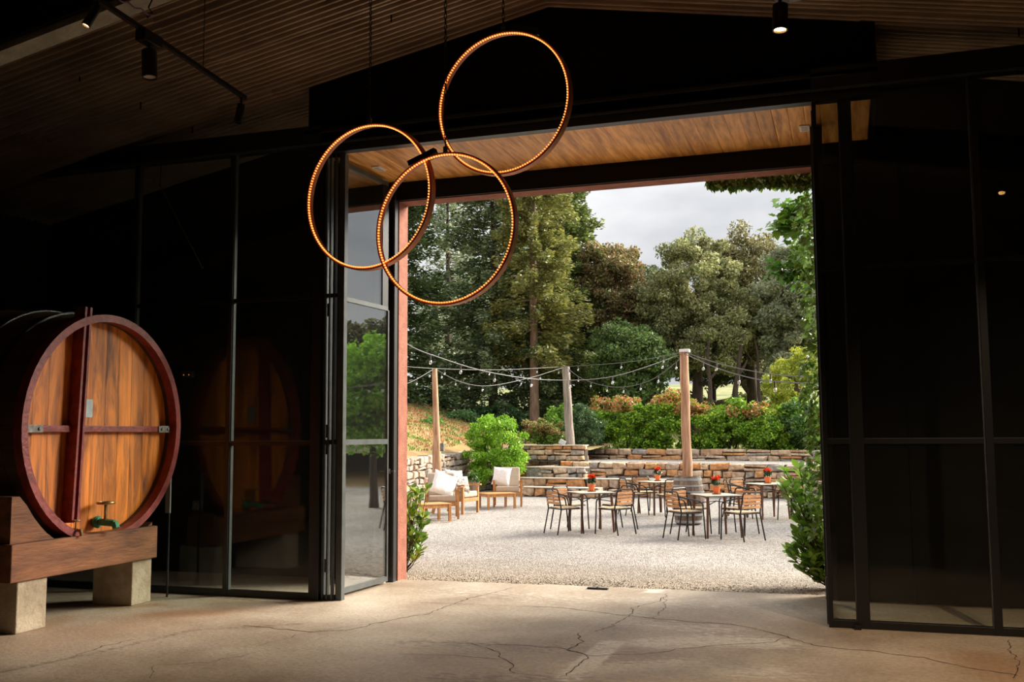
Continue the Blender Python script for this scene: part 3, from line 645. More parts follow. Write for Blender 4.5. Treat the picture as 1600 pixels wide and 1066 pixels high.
spot('slim black spotlight tilted at the far end of the track', onX(377, 160, -5.0)+Vector((0, 0, -.02)), (-.12, -.10, -1), .17, .035, M_blk)
spot('small spotlight at the near end of the track with a lit orange lens', onX(152, 6, -5.0)+Vector((0, 0, -.02)), (-.35, -.3, -1), .17, .032, M_lamp)
p = onY(1219, 8, 6.2); s_ = spot('lit black spotlight hanging alone above the right side of the doorway', p, (-.03, -.06, -1), .165, .047, M_lamp, False, 'roof spotlights')
MB().box(-.03, .10, -.05, .05, .03, .06).build('mount_bracket', M_blk, s_); MB().box(.055, .125, -.03, .03, .02, .032).build('adapter', M_iron, s_)
MB().tube([(0, 0, .06), (0, 0, rz(p.x)-p.z-.02)], .01, 8).build('drop_rod', M_blk, s_)

# lamps inside the hall's spots, plus three unseen fill spots added to brighten the floor
def lamp(p, aim, watt, cone=70):
    l = bpy.data.lights.new('spot_lamp', 'SPOT'); l.energy = watt; l.color = (1, .74, .48); l.spot_size = math.radians(cone); l.spot_blend = .9; l.shadow_soft_size = .04
    o = bpy.data.objects.new('spot_lamp', l); COL.objects.link(o); o.location = p; o.rotation_euler = (Vector(p)-Vector(aim)).to_track_quat('Z', 'Y').to_euler()
lamp(p+Vector((0, 0, -.18)), (p.x+.1, 7.4, 0), 150)
lamp(onX(233, 80, -5.0)+Vector((.02, 0, -.23)), (-4.4, 6.6, 0), 70)
for k, (x, y, ax, ay, w_, lb) in enumerate(((1.75, 7.2, 1.2, 9.6, 230, 'far'), (1.75, 5.2, .6, 7.6, 190, 'middle'), (-2.4, 3.6, -2.2, 6.6, 130, 'near'))):
    q = Vector((x, y, 4.55)); d = (Vector((ax, ay, 0))-q).normalized()
    s2 = spot('black fill spotlight added out of frame to brighten the floor, %s one' % lb, q, d, .165, .047, M_lamp, False, 'roof spotlights')
    MB().tube([(0, 0, .06), (0, 0, rz(x)-4.57)], .01, 8).build('drop_rod', M_blk, s2)
    lamp(q+d*.18, (ax, ay, 0), w_)

# ================================================================= PATIO FURNITURE
def bistro_chair():
    t = empty('bistro_chair'); r = .0125
    # the back hoop runs up one rear post, across and down the other; local +Y is the front
    hoop = [(-.215, -.20, .44), (-.205, -.25, .72)]
    for k in range(1, 6): a = PI/2*k/5; hoop.append((-.205+.05*(1-math.cos(a)), -.255, .72+.065*math.sin(a)))
    hoop += [(-p[0], p[1], p[2]) for p in hoop[::-1]]
    MB().tube(hoop, r).build('back_frame', M_alu, t)
    for s_ in (-1, 1):
        MB().tube([(s_*.215, -.20, .44), (s_*.23, -.29, 0)], r).build('leg', M_alu, t)
        MB().tube([(s_*.265, .19, .55), (s_*.255, .205, .44), (s_*.25, .24, 0)], r).build('leg', M_alu, t)
        MB().tube([(s_*.205, -.245, .70), (s_*.24, -.18, .69), (s_*.265, .0, .655), (s_*.27, .12, .63), (s_*.268, .175, .59), (s_*.265, .19, .55)], r).build('armrest', M_alu, t)
    MB().tube([(-.215, -.20, .44), (-.225, .16, .44), (-.20, .20, .44), (.20, .20, .44), (.225, .16, .44), (.215, -.20, .44)], .011, 8, closed=True).build('seat_frame', M_alu, t)
    for k in range(5):
        y = -.15+k*.077; o = MB().box(-.20, .20, -.032, .032, 0, .014, bev=.003).build('seat_slat', M_seat, t); o.location = (0, y, .452)
    for k in range(4):
        z = .545+k*.058; o = MB().box(-.195, .195, -.007, .007, -.022, .022, bev=.003).build('back_slat', M_slat, t); o.location = (0, -.225-(z-.44)*.09, z)
    return t
def bistro_table():
    t = empty('bistro_table'); h = .34
    MB().box(-h, h, -h, h, .690, .712, bev=.008).build('tabletop', M_ttop, t)
    MB().box(-h-.004, h+.004, -h-.004, h+.004, .694, .706).build('edge_band', M_alu, t)
    for sx in (-1, 1):
        for sy in (-1, 1): MB().tube([(sx*.28, sy*.28, .695), (sx*.31, sy*.31, 0)], [.026, .019], 10).build('leg', M_tleg, t)
    for s_ in (-1, 1): MB().tube([(-.28*s_, -.28, .55), (0, 0, .60), (.28*s_, .28, .55)], .008, 6).build('brace', M_alu, t)
    return t
def flowerpot():
    t = empty('flower_pot')
    MB().lathe([(.045, .008), (.062, .10), (.068, .10), (.068, .125), (.058, .125), (.056, .105)], 20).build('pot', M_pot, t)
    MB().lathe([(.0, .0), (.07, .0), (.08, .014), (.07, .010), (.0, .008)], 20, cap=False).build('saucer', M_saucer, t)
    return t
chair0, table0, pot0 = bistro_chair(), bistro_table(), flowerpot()
used = {}
def put(proto, key, x, y, rz_, label, cat, group, z=0):
    o = proto if key not in used else copy_tree(proto); used[key] = 1
    o.location = (x, y, z); o.rotation_euler = (0, 0, rz_); return tag(o, label, cat, group)

# numpy leaf clouds --------------------------------------------------------
def unit(n):
    v = rng.normal(size=(n, 3)); return v/np.linalg.norm(v, axis=1)[:, None]
def cloud(name, P, ln, wd, cols, parent, m=None, dirs=None, kind='stuff', upb=0.0, fold=.25):
    n = len(P); D = unit(n) if dirs is None else dirs+unit(n)*.55
    D /= np.linalg.norm(D, axis=1)[:, None]
    Nn = unit(n)+np.array([0, 0, upb]); A = np.cross(D, Nn); A /= np.linalg.norm(A, axis=1)[:, None]+1e-9; B = np.cross(A, D)
    l = (ln*rng.uniform(.65, 1.3, n))[:, None]; w = (wd*rng.uniform(.7, 1.25, n))[:, None]
    vs = np.stack([P-D*l*.5, P+A*w*.5+B*w*fold-D*l*.05, P+D*l*.5, P-A*w*.5+B*w*fold-D*l*.05], 1).reshape(-1, 3).astype(np.float32)
    me = bpy.data.meshes.new(name); me.vertices.add(4*n); me.vertices.foreach_set('co', vs.ravel())
    me.loops.add(4*n); me.loops.foreach_set('vertex_index', np.arange(4*n, dtype=np.int32)); me.polygons.add(n)
    me.polygons.foreach_set('loop_start', np.arange(0, 4*n, 4, dtype=np.int32)); me.update(calc_edges=True)
    C = np.repeat(cols, 4, axis=0); C = np.concatenate([C, np.ones((4*n, 1))], 1).astype(np.float32)
    a = me.attributes.new('tint', 'FLOAT_COLOR', 'POINT'); a.data.foreach_set('color', C.ravel())
    me.materials.append(m or M_leaf); o = bpy.data.objects.new(name, me); COL.objects.link(o); place(o, parent)
    return tag(o, kind=kind)
def tint(n, pal, grp=None, var=.18):
    pal = np.array(pal); i = rng.integers(0, len(pal), n) if grp is None else grp % len(pal)
    c = pal[i]*rng.uniform(1-var, 1+var, (n, 1)); c *= rng.uniform(.93, 1.07, (n, 3)); return c
def canopy(blobs, n, clumps=60, cr=.35, shell=.55):
    """points clustered into clumps near the surface of ellipsoid blobs (cx,cy,cz,rx,ry,rz)"""
    vol = np.array([b[3]*b[4]+b[4]*b[5]+b[3]*b[5] for b in blobs]); vol = vol/vol.sum(); P = []; G = []; g0 = 0
    for b, v in zip(blobs, vol):
        nc = max(6, int(clumps*v)); nn = int(n*v); c = unit(nc)*(rng.uniform(shell, 1, nc)**.7)[:, None]*np.array(b[3:6])+np.array(b[0:3])
        k = rng.integers(0, nc, nn); rad = cr*rng.uniform(.7, 1.3, nc)[k]
        q = unit(nn)*(rng.uniform(0, 1, nn)**.45)[:, None]*rad[:, None]*np.array([1, 1, .75]); P.append(c[k]+q); G.append(k+g0); g0 += nc
    return np.concatenate(P), np.concatenate(G)

def flowers(pot):
    P, G = canopy([(0, 0, .20, .07, .07, .05)], 260, 14, .03); 
    cloud('foliage', P, .05, .025, tint(len(P), [(.02, .06, .015), (.03, .09, .02)]), pot, M_shiny)
    P, G = canopy([(0, 0, .275, .075, .075, .04)], 360, 16, .024, .3)
    cloud('blossom', P, .03, .026, tint(len(P), [(.80, .06, .01), (.85, .13, .02), (.70, .03, .01)]), pot, M_leaf)
flowers(pot0)
TB = [((921, 832), .14, 'front left bistro table', (37, 127, 210, -50), [0, 0, 0, 0]),
      ((1119, 840), .06, 'front right bistro table', (40, 128, 205, -62), [0, 0, 0, 0]),
      ((1026, 804), .30, 'rear left bistro table behind the front left one', (20, 110, 200, -75), [0, 0, 0, 0]),
      ((1200, 811), .10, 'rear right bistro table near the laurel bush', (30, 125, 170, -40), [0, 0, 0, 0])]
short = ['front left table', 'front right table', 'rear left table', 'rear right table']
side = ['far right side', 'far left side', 'near left side', 'near right side']
for ti, ((px_, py_), rot, lab, angs, _) in enumerate(TB):
    c = gnd(px_, py_); c.y += .15
    put(table0, 't', c.x, c.y, rot+PI/4-YAW*0-.3, 'square '+lab+' with orange flowers on top', 'table', 'bistro tables on the gravel')
    put(pot0, 'p', c.x+.0, c.y+.06, ti*1.1, 'orange flowers in a small terracotta pot on the '+lab.split(' behind')[0].split(' near')[0], 'flower pot', 'flower pots on the bistro tables', .713)
    for ai, ang in enumerate(angs):
        a = math.radians(ang)+YAW; d = .60+random.uniform(-.03, .06)
        x, y = c.x+d*math.cos(a), c.y+d*math.sin(a)
        put(chair0, 'c', x, y, a+PI/2+random.uniform(-.15, .15), 'slatted bistro armchair at the %s of the %s' % (side[ai], short[ti]), 'chair', 'bistro chairs round the tables')

# wine barrel with pole
bc = gnd(1074, 819); bc.y += .15
br = empty('wine_barrel', bc, 0, 'weathered grey oak barrel standing upright round the foot of a pole', 'barrel')
prof = [(.245, 0), (.285, .16), (.312, .33), (.32, .47), (.312, .61), (.285, .78), (.255, .92)]
for k in range(22):
    a0, a1 = 2*PI*k/22+.004, 2*PI*(k+1)/22-.004; vs = []
    for r, z in prof: vs += [(r*math.cos(a0), r*math.sin(a0), z), (r*math.cos(a1), r*math.sin(a1), z), ((r-.02)*math.cos(a0), (r-.02)*math.sin(a0), z), ((r-.02)*math.cos(a1), (r-.02)*math.sin(a1), z)]
    fs = []
    for i in range(len(prof)-1):
        q = 4*i; fs += [(q, q+1, q+5, q+4), (q+3, q+2, q+6, q+7), (q+1, q+3, q+7, q+5), (q+2, q, q+4, q+6)]
    q = 4*(len(prof)-1); fs.append((q, q+1, q+3, q+2))
    MB().add(vs, fs).build('stave', M_bw, br)
for z, r, h in ((.86, .271, .05), (.74, .294, .035), (.62, .314, .035), (.30, .310, .04), (.18, .292, .04), (.045, .261, .05)):
    MB().lathe([(r-.004, z-h/2), (r+.004, z-h/2), (r+.002, z+h/2), (r-.006, z+h/2)], 40, cap=False).build('hoop', M_hoop, br)
MB().lathe([(.0, .865), (.235, .865), (.235, .88), (.0, .88)], 24, cap=False).build('barrel_head', M_bw, br)
def pole(name, lab, base, top, r0, r1, m, seed=0, extra=None):
    t = empty(name, base, 0, lab, 'post'); pts = []; rs = []
    d = Vector(top)-Vector(base)
    for k in range(13):
        q = k/12; pts.append(d*q+Vector((.02*noise.noise(Vector((q*4, seed, 0))), .02*noise.noise(Vector((q*4, seed, 9))), 0))); rs.append((r0+(r1-r0)*q)*(1+.10*noise.noise(Vector((q*6, seed, 4)))))
    MB().tube(pts, rs, 12).build('shaft', m, t); return t, pts
zt3 = onY(1071, 546, bc.y).z
p3, _ = pole('light_pole', 'tall peeled timber pole rising out of the wine barrel', (bc.x, bc.y, .885), (bc.x-.02, bc.y, zt3), .095, .085, M_pole, 1)
MB().box(-.10, .10, -.10, .10, zt3-.885-.06, zt3-.885+.0, bev=.01).build('cap_block', M_white, p3)
P3 = Vector((bc.x-.02, bc.y, zt3-.08))
b1 = Vector((onY(686, 700, 23.2).x, 23.2, 0)); t1 = onY(679, 576, 23.2)
q1, _ = pole('light_pole', 'slim timber pole with a small grey box, behind the armchairs', b1, t1, .11, .065, M_pole, 2)
MB().tube([(-.07, -.05, .2), (-.08, -.05, 1.45), (-.06, -.05, 1.75)], [.08, .075, .05], 10).build('splint', M_pole, q1)
pb = onY(691, 699, 23.0)-b1; MB().box(pb.x-.05, pb.x+.05, pb.y-.04, pb.y+.04, pb.z-.10, pb.z+.10, bev=.01).build('lamp_box', M_iron, q1)
Y2 = 30.6; b2 = onY(891, 700, Y2); t2 = onY(884, 573, Y2)
q2, _ = pole('light_pole', 'leaning grey weathered post standing on the stone terrace', b2, t2, .15, .12, M_poleg, 3)
b2b = onY(898, 697, Y2)
# string lights
def wirelight(lab, pts, nb):
    pts = [Vector(p) for p in pts]; path = []
    for i in range(len(pts)-1):
        p0 = pts[max(i-1, 0)]; p1 = pts[i]; p2 = pts[i+1]; p3_ = pts[min(i+2, len(pts)-1)]
        for k in range(8):
            t = k/8; path.append(.5*((2*p1)+(p2-p0)*t+(2*p0-5*p1+4*p2-p3_)*t*t+(3*p1-3*p2+p3_-p0)*t**3))
    path.append(pts[-1]); c = path[0].copy()
    t = empty('string_light', c, 0, lab, 'string lights', 'festoon wires between the poles')
    MB().tube([p-c for p in path], .008, 5).build('wire', M_wire, t)
    for i in range(nb):
        q = (i+.7)/(nb+.3)*(len(path)-1); k = int(q); p = path[k].lerp(path[min(k+1, len(path)-1)], q-k)-c
        s = MB().tube([p, p-Vector((0, 0, .09))], .014, 6).build('socket', M_socket, t)
        MB().lathe([(.010, 0), (.020, -.02), (.025, -.04), (.018, -.058), (.0, -.066)][::-1], 8, Matrix.Translation(p-Vector((0, 0, .085))), cap=False).build('bulb', M_bulb, s)
w = onY
wirelight('long sagging festoon wire from the barn to the barrel pole', [(-6.3, 11.7, 3.7), w(625, 531, 12.9), w(690, 560, 14.4), w(770, 583, 16.2), w(860, 594, 17.6), w(960, 588, 18.6), P3], 9)
wirelight('straight high wire crossing behind the slim pole and grey post', [w(600, 570, 21.5), t1, w(780, 578, 27), t2, w(980, 566, 25), P3+Vector((0, 0, .03))], 7)
wirelight('short low festoon wire on the left of the slim pole', [w(600, 608, 21), w(640, 598, 22), t1], 4)
wirelight('sagging festoon wire between the slim pole and the grey post', [t1, w(720, 597, 25), w(765, 603, 27), w(830, 590, 29), t2], 8)
wirelight('low festoon wire between the grey post and the barrel pole', [t2, w(910, 592, 28), w(960, 605, 25), w(1015, 595, 22), P3-Vector((0, 0, .05))], 8)
wirelight('lower festoon wire running right from the barrel pole', [P3, w(1120, 575, 17.5), w(1180, 592, 15.5), w(1240, 598, 13.6), w(1300, 600, 12)], 4)
wirelight('upper festoon wire running right from the barrel pole', [P3+Vector((0, 0, .03)), w(1130, 570, 18.5), w(1200, 584, 17.5), w(1262, 589, 16.4), w(1310, 590, 15.5)], 3)

# lounge group
def armchair(lab, x, y, rz_):
    t = empty('lounge_armchair', (x, y, 0), rz_, lab, 'armchair', 'beige cushioned teak armchairs')
    for s_ in (-1, 1):     # local -Y is the front
        MB().bar((s_*.33, -.34, 0), (s_*.33, -.34, .60), .045, .055, up=(0, 1, 0)).build('leg', M_teak, t)
        MB().bar((s_*.33, .44, 0), (s_*.33, .28, .60), .045, .06, up=(0, 1, 0)).build('leg', M_teak, t)
        MB().bar((s_*.345, -.42, .635), (s_*.345, .36, .60), .075, .035).build('armrest', M_teak, t)
        MB().bar((s_*.33, -.34, .33), (s_*.33, .34, .27), .03, .08).build('side_rail', M_teak, t)
    MB().box(-.32, .32, -.37, -.33, .27, .35, bev=.006).build('front_rail', M_teak, t)
    MB().bar((0, .31, .3), (0, .43, .80), .60, .03, up=(0, 1, 0)).build('back_frame', M_teak, t)
    Mx = Matrix.Translation((0, 0, .34))@Matrix.Rotation(-.08, 4, 'X'); MB().box(-.29, .29, -.37, .27, 0, .13, Mx, bev=.03).build('seat_cushion', M_cush, t)
    Mx = Matrix.Translation((0, .20, .46))@Matrix.Rotation(-.22, 4, 'X'); MB().box(-.29, .29, 0, .12, 0, .50, Mx, bev=.035).build('back_cushion', M_cush, t)
    return t
armchair('front beige cushioned armchair with a big white pillow, nearest the doorway', -8.22, 20.0, .42)
armchair('beige armchair turned sideways behind the front armchair', -8.40, 21.35, 1.40)
armchair('beige armchair standing apart on the right, facing the doorway', -8.0, 23.75, .30)
def pillow(lab, c, rx, rz_, m, s=.46, roll=.10):
    n = 12; b = MB(); vs = []
    for side_ in (1, -1):
        for i in range(n+1):
            for j in range(n+1):
                u, v = 2*i/n-1, 2*j/n-1; e = 1-.10*(1-abs(u*v)); k = (max(0, 1-u**4)*max(0, 1-v**4))**.55
                pin = 1-.09*(1-v*v)*(abs(u) > .0)*abs(u); pin2 = 1-.09*(1-u*u)*abs(v)
                vs.append((u*s/2*pin, side_*.085*k+.004*math.sin(9*u+4*v), v*s/2*pin2))
    m1 = (n+1)**2
    fs = [(i*(n+1)+j, (i+1)*(n+1)+j, (i+1)*(n+1)+j+1, i*(n+1)+j+1) for i in range(n) for j in range(n)]
    fs += [tuple(m1+q for q in f[::-1]) for f in fs]
    b.add(vs, fs, True); o = b.build('pillow', m, None, loc=c, label=lab, cat='pillow', group='pillows on the armchairs'); o.rotation_euler = (rx, roll, rz_); return o
pillow('big white pillow leaning in the front armchair', (-8.16, 19.97, .71), -.45, .55, M_pil, .54, .38)
pillow('white pillow standing in the sideways armchair', (-8.54, 21.55, .73), -.3, 1.0, M_pil, .48)
pillow('grey and white knitted pillow on the seat of the sideways armchair', (-8.22, 21.12, .66), -.5, .9, M_pilk, .42)
pillow('white pillow leaning in the armchair that stands apart', (-8.12, 23.62, .73), -.30, .10, M_pil, .46)
def ctable(lab, x, y, rz_, sx, sy):
    t = empty('coffee_table', (x, y, 0), rz_, lab, 'table', 'low teak coffee tables')
    for i in range(6):
        o = MB().box(-sx, sx, -sy/6+.004, sy/6-.004, 0, .022, bev=.003).build('top_slat', M_teakt, t); o.location = (0, -sy+(i+.5)*sy/3, .345)
    for s1, s2 in ((-1, -1), (1, -1), (1, 1), (-1, 1)): MB().box(s1*(sx-.03)-.024, s1*(sx-.03)+.024, s2*(sy-.03)-.024, s2*(sy-.03)+.024, 0, .344).build('leg', M_teak, t)
    for s_ in (-1, 1): MB().box(-sx+.05, sx-.05, s_*(sy-.03)-.012, s_*(sy-.03)+.012, .28, .344).box(s_*(sx-.03)-.012, s_*(sx-.03)+.012, -sy+.05, sy-.05, .28, .344).build('apron', M_teak, t)
c = gnd(683, 815); ctable('low teak coffee table in front of the front armchair', c.x-.13, c.y+.0, YAW+.55, .33, .27)
c = gnd(778, 794); ctable('low teak coffee table in front of the armchair standing apart', c.x, c.y-.05, YAW+.42, .37, .30)
c = gnd(760, 772); pt = empty('planter', (c.x, c.y-1.2, 0), 0, 'brown wooden planter tub standing below the bright green bush', 'planter')
MB().lathe([(.16, 0), (.22, .40), (.23, .42), (.20, .42), (.19, .36), (0, .36)], 18, cap=False).build('tub', M_bw, pt)
P, G = canopy([(0, 0, .5, .22, .22, .12)], 500, 12, .08); cloud('foliage', P, .08, .04, tint(len(P), [(.06, .14, .03), (.10, .2, .04)]), pt)

# ================================================================= STONE WALLS
def stone_mesh(w, h, d, sd):
    rs = random.Random(sd); j = lambda a: rs.uniform(-a, a)
    def q(sx, sz, k, y): return (sx*w/2*k+j(min(.10*w, .05)), y+j(.015), sz*h/2*k+j(.15*h))
    C = ((-1, -1), (1, -1), (1, 1), (-1, 1))
    fr = [q(a, b, .74, -d/2-.035) for a, b in C]; mid = [q(a, b, .97, -d/2+.025) for a, b in C]
    # extra mid edge points break the rectangle
    me_ = []
    for i in range(4):
        a, b = mid[i], mid[(i+1) % 4]; o = ((a[0]+b[0])/2, -d/2+.02+j(.01), (a[2]+b[2])/2); n = (0, 0, 0)
        k = .035; me_.append((o[0]*(1+k+j(.05)), o[1], o[2]*(1+k+j(.05))))
    bk = [(a*w/2*.9, d/2, b*h/2*.9) for a, b in C]
    vs = fr+mid+me_+bk; fs = [(0, 1, 2, 3)]
    for i in range(4):
        n = (i+1) % 4; fs += [(i, 4+i, 8+i), (i, 8+i, n), (n, 8+i, 4+n), (4+i, 12+i, 12+n, 4+n, 8+i)]
    return vs, fs
def stone_wall(name, lab, path, z0, ztop, rows, avgw, depth, m, seed, rough=0, joint=True, cap=False, cat='stone wall'):
    """coursed rubble along path; z0, ztop are functions of distance 0..1; stones face the left-hand normal"""
    rs = random.Random(seed); path = [Vector(p) for p in path]; L_ = [0]
    for i in range(len(path)-1): L_.append(L_[-1]+(path[i+1]-path[i]).length)
    tot = L_[-1]
    def at_(s):
        for i in range(len(path)-1):
            if s <= L_[i+1] or i == len(path)-2:
                d = (path[i+1]-path[i]).normalized(); return path[i]+d*(s-L_[i]), d
    t = empty(name, path[0], 0); tag(t, lab, cat); o0 = path[0]
    hs = [rs.uniform(.8, 1.25) for _ in range(rows)]; sm = sum(hs); hs = [h/sm for h in hs]; acc = 0; cnt = 0
    for r in range(rows):
        s = rs.uniform(-.1, .0)*avgw
        while s < tot-.05:
            wd = avgw*rs.uniform(.55, 1.65); wd = min(wd, tot-s+.03); c = s+wd/2; u = min(max(c/tot, 0), 1); H = ztop(u)-z0(u)
            p, d = at_(min(max(c, 0), tot)); h = hs[r]*H
            zc = z0(u)+acc*H+h/2
            k = 1+rough*rs.uniform(-.25, .45) if r == rows-1 else 1
            parts = [(0, 0, wd, h*k)]
            if wd > avgw*1.15 and rs.random() < .35 and h > .16: parts = [(0, -h*.25, wd, h*.5), (0, h*.25, wd, h*.5)]
            for (ox, oz, ww, hh) in parts:
                vs, fs = stone_mesh(ww-.020, hh-.022, depth, seed*1000+cnt); cnt += 1
                ang = math.atan2(d.y, d.x); o = MB().add(vs, fs).build('stone', m, t)
                o.location = (p.x-o0.x+rs.uniform(-.02, .02), p.y-o0.y+rs.uniform(-.03, .03), zc+oz-o0.z); o.rotation_euler = (rs.uniform(-.05, .05), rs.uniform(-.05, .05)*(1+2.5*rough), ang+rs.uniform(-.06, .06))
            s += wd
        acc += hs[r]
    # core behind the stones
    b = MB()
    for i in range(len(path)-1):
        a_, b_ = path[i], path[i+1]; d = (b_-a_).normalized(); nrm = Vector((-d.y, d.x, 0)); u0, u1 = L_[i]/tot, L_[i+1]/tot
        vs = []
        for p, u in ((a_, u0), (b_, u1)):
            f = p-o0
            vs += [(f.x-nrm.x*(depth*.32), f.y-nrm.y*(depth*.32), z0(u)-.05-o0.z), (f.x+nrm.x*depth*.4, f.y+nrm.y*depth*.4, z0(u)-.05-o0.z), (f.x+nrm.x*depth*.4, f.y+nrm.y*depth*.4, ztop(u)-.03-o0.z), (f.x-nrm.x*(depth*.32), f.y-nrm.y*(depth*.32), ztop(u)-.03-o0.z)]
        b.add(vs, [(0, 1, 2, 3), (7, 6, 5, 4), (0, 4, 5, 1), (1, 5, 6, 2), (2, 6, 7, 3), (3, 7, 4, 0)])
    b.build('core', M_joint, t)
    if cap:
        s = 0
        while s < tot-.02:
            wd = min(rs.uniform(.5, 1.1), tot-s); p, d = at_(s+wd/2); u = (s+wd/2)/tot
            o = MB().box(-wd/2+.004, wd/2-.004, -depth*.7, depth*.7, 0, .03, bev=.006).build('coping_stone', M_cap, t)
            o.location = (p.x-o0.x, p.y-o0.y, ztop(u)-.02-o0.z); o.rotation_euler = (0, 0, math.atan2(d.y, d.x)); s += wd
    return t
# wall faces point to -normal, i.e. to the right of the path direction
stone_wall('retaining_wall', 'long low retaining wall of orange stones behind the bistro tables', [(-8.2, 29.7, 0), (-3.5, 28.9, 0), (3.5, 27.9, 0)], lambda u: -.02, lambda u: .95-.10*u, 5, .42, .30, M_stone, 3, .15)
stone_wall('upper_wall', 'low stone kerb wall under the shrub hedge', [(-9.0, 33.6, .9), (3.6, 31.4, .9)], lambda u: .88-.04*u, lambda u: 1.28-.06*u, 2, .46, .28, M_stone, 5, .2)
stone_wall('dry_stone_wall', 'rough grey dry-stone wall behind the armchairs', [(-11.25, 31.2, 0), (-11.2, 29.0, 0), (-11.25, 26, 0), (-11.45, 21.5, 0)][::-1], lambda u: -.02, lambda u: 1.05+.25*u, 6, .30, .35, M_stoneg, 8, .8)
stone_wall('dry_stone_wall', 'outer stretch of the grey dry-stone wall toward the barn, hidden behind the jamb', [(-11.9, 13.0, 0), (-11.45, 21.4, 0)], lambda u: -.02, lambda u: .95+.1*u, 4, .6, .35, M_stoneg, 10, .6)
stone_wall('dry_stone_wall', 'grey dry-stone return wall in the corner under the bright bush', [(-11.2, 30.8, 0), (-9.6, 31.0, 0)], lambda u: -.02, lambda u: 1.35, 7, .30, .35, M_stoneg, 9, .8)
stone_wall('terrace_wall', 'tall warm stone wall carrying the leaning post, left of the steps', [(-9.9, 30.5, 0), (-7.6, 30.1, 0)], lambda u: .78, lambda u: 1.42, 4, .38, .30, M_stone, 12, .2, cap=True)
stone_wall('rock_base', 'rough orange boulders forming the foot of the terrace wall', [(-10.3, 30.2, 0), (-9.0, 29.7, 0), (-7.8, 29.6, 0)], lambda u: -.05, lambda u: .82, 2, .75, .55, M_stone, 14, .5, cat='boulders')
stone_wall('stone_step', 'lowest short stone step at the left end of the retaining wall', [(-8.9, 28.0, 0), (-6.6, 27.75, 0)], lambda u: -.02, lambda u: .25, 1, .36, .30, M_stone, 16, .1, cap=True, cat='step')
stone_wall('stone_step', 'long middle stone step with a pale edge below the terrace', [(-9.5, 28.75, 0), (-4.6, 28.15, 0)], lambda u: -.02, lambda u: .48, 2, .40, .30, M_stone, 18, .1, cap=True, cat='step')
stone_wall('stone_step', 'short upper stone step beside the boulders', [(-9.2, 29.3, 0), (-7.3, 29.0, 0)], lambda u: .4, lambda u: .78, 2, .36, .28, M_stone, 20, .1, cap=True, cat='step')
tag(MB().box(-9.3, -4.7, 28.82, 29.3, -.1, .455).box(-9.2, -7.3, 29.1, 30.0, -.1, .75).box(-8.8, -6.6, 27.95, 28.4, -.1, .235).build('step_fill', M_gravel), kind='structure')
# terrace path on top of the retaining wall
tp_ = MB(); tp_.add([(-9.6, 30.0, .94), (-3.5, 28.98, .90), (3.6, 27.98, .845), (3.6, 31.4, .87), (-9.0, 33.6, .92)], [(0, 1, 2, 3, 4)]); tag(tp_.build('terrace_path', M_gravel), kind='structure')
# terrain behind
def terr(name, x0, x1, y0, y1, fn, m, nx=60, ny=60):
    xs_ = np.linspace(x0, x1, nx); ys_ = np.linspace(y0, y1, ny); vs = [(x, y, fn(x, y)) for y in ys_ for x in xs_]
    fs = [(r*nx+c, r*nx+c+1, (r+1)*nx+c+1, (r+1)*nx+c) for r in range(ny-1) for c in range(nx-1)]
    return tag(MB().add(vs, fs, False).build(name, m), kind='structure')
def zback(x, y):
    return 1.15+.045*(y-33)+.06*max(0, y-50)*.6+.15*noise.noise(Vector((x*.3, y*.3, 0)))
def zleft(x, y):
    d = -11.3-x; return 1.02+.028*(y-22)+min(1.6, max(0, d)*.33)+.12*noise.noise(Vector((x*.8, y*.8, 5)))
terr('ground_back', -60, 60, 31.6, 120, lambda x, y: (zback(x, y) if y > 33.75-(x+9)*.175 else -1.0) if x > -8.8 else max(zback(x, y), 1.3), M_grass, 90, 80)
terr('ground_bank', -40, -11.3, 12, 40, zleft, M_earth, 60, 60)
terr('ground_corner', -11.4, -7.6, 30.6, 34, lambda x, y: 1.28+.05*(y-31), M_earth, 12, 12)

# ================================================================= PLANTS
def shrub(name, lab, c, blobs, n, pal, ls, cat='shrub', grp=None, clumps=40, cr=.3, stems=4, pal2=None, m=None, asp=.55):
    t = empty(name, c, 0, lab, cat, grp)
    P, G = canopy(blobs, n, clumps, cr, .35); cols = tint(len(P), pal, None)
    if pal2 is not None:
        zmax = P[:, 2].max(); top = (P[:, 2] > zmax-.55) & (rng.uniform(size=len(P)) < .65); cols[top] = tint(int(top.sum()), pal2)
    cloud('foliage', P, ls, ls*asp, cols, t, m, upb=.6)
    b = MB(); zc = blobs[0][2]
    for k in range(stems):
        q = random.choice(blobs); a = random.random()*2*PI
        b.tube([(.08*math.cos(a), .08*math.sin(a), -.1), (q[0]*.5+.15*math.cos(a), q[1]*.5, q[2]*.5), (q[0]+q[3]*.4*math.cos(a), q[1]+q[4]*.4*math.sin(a), q[2]+q[5]*.3)], [.03, .022, .01], 6)
    b.build('stem', M_bark, t); return t
def W_(px_, Y): return onY(px_, 680, Y).x
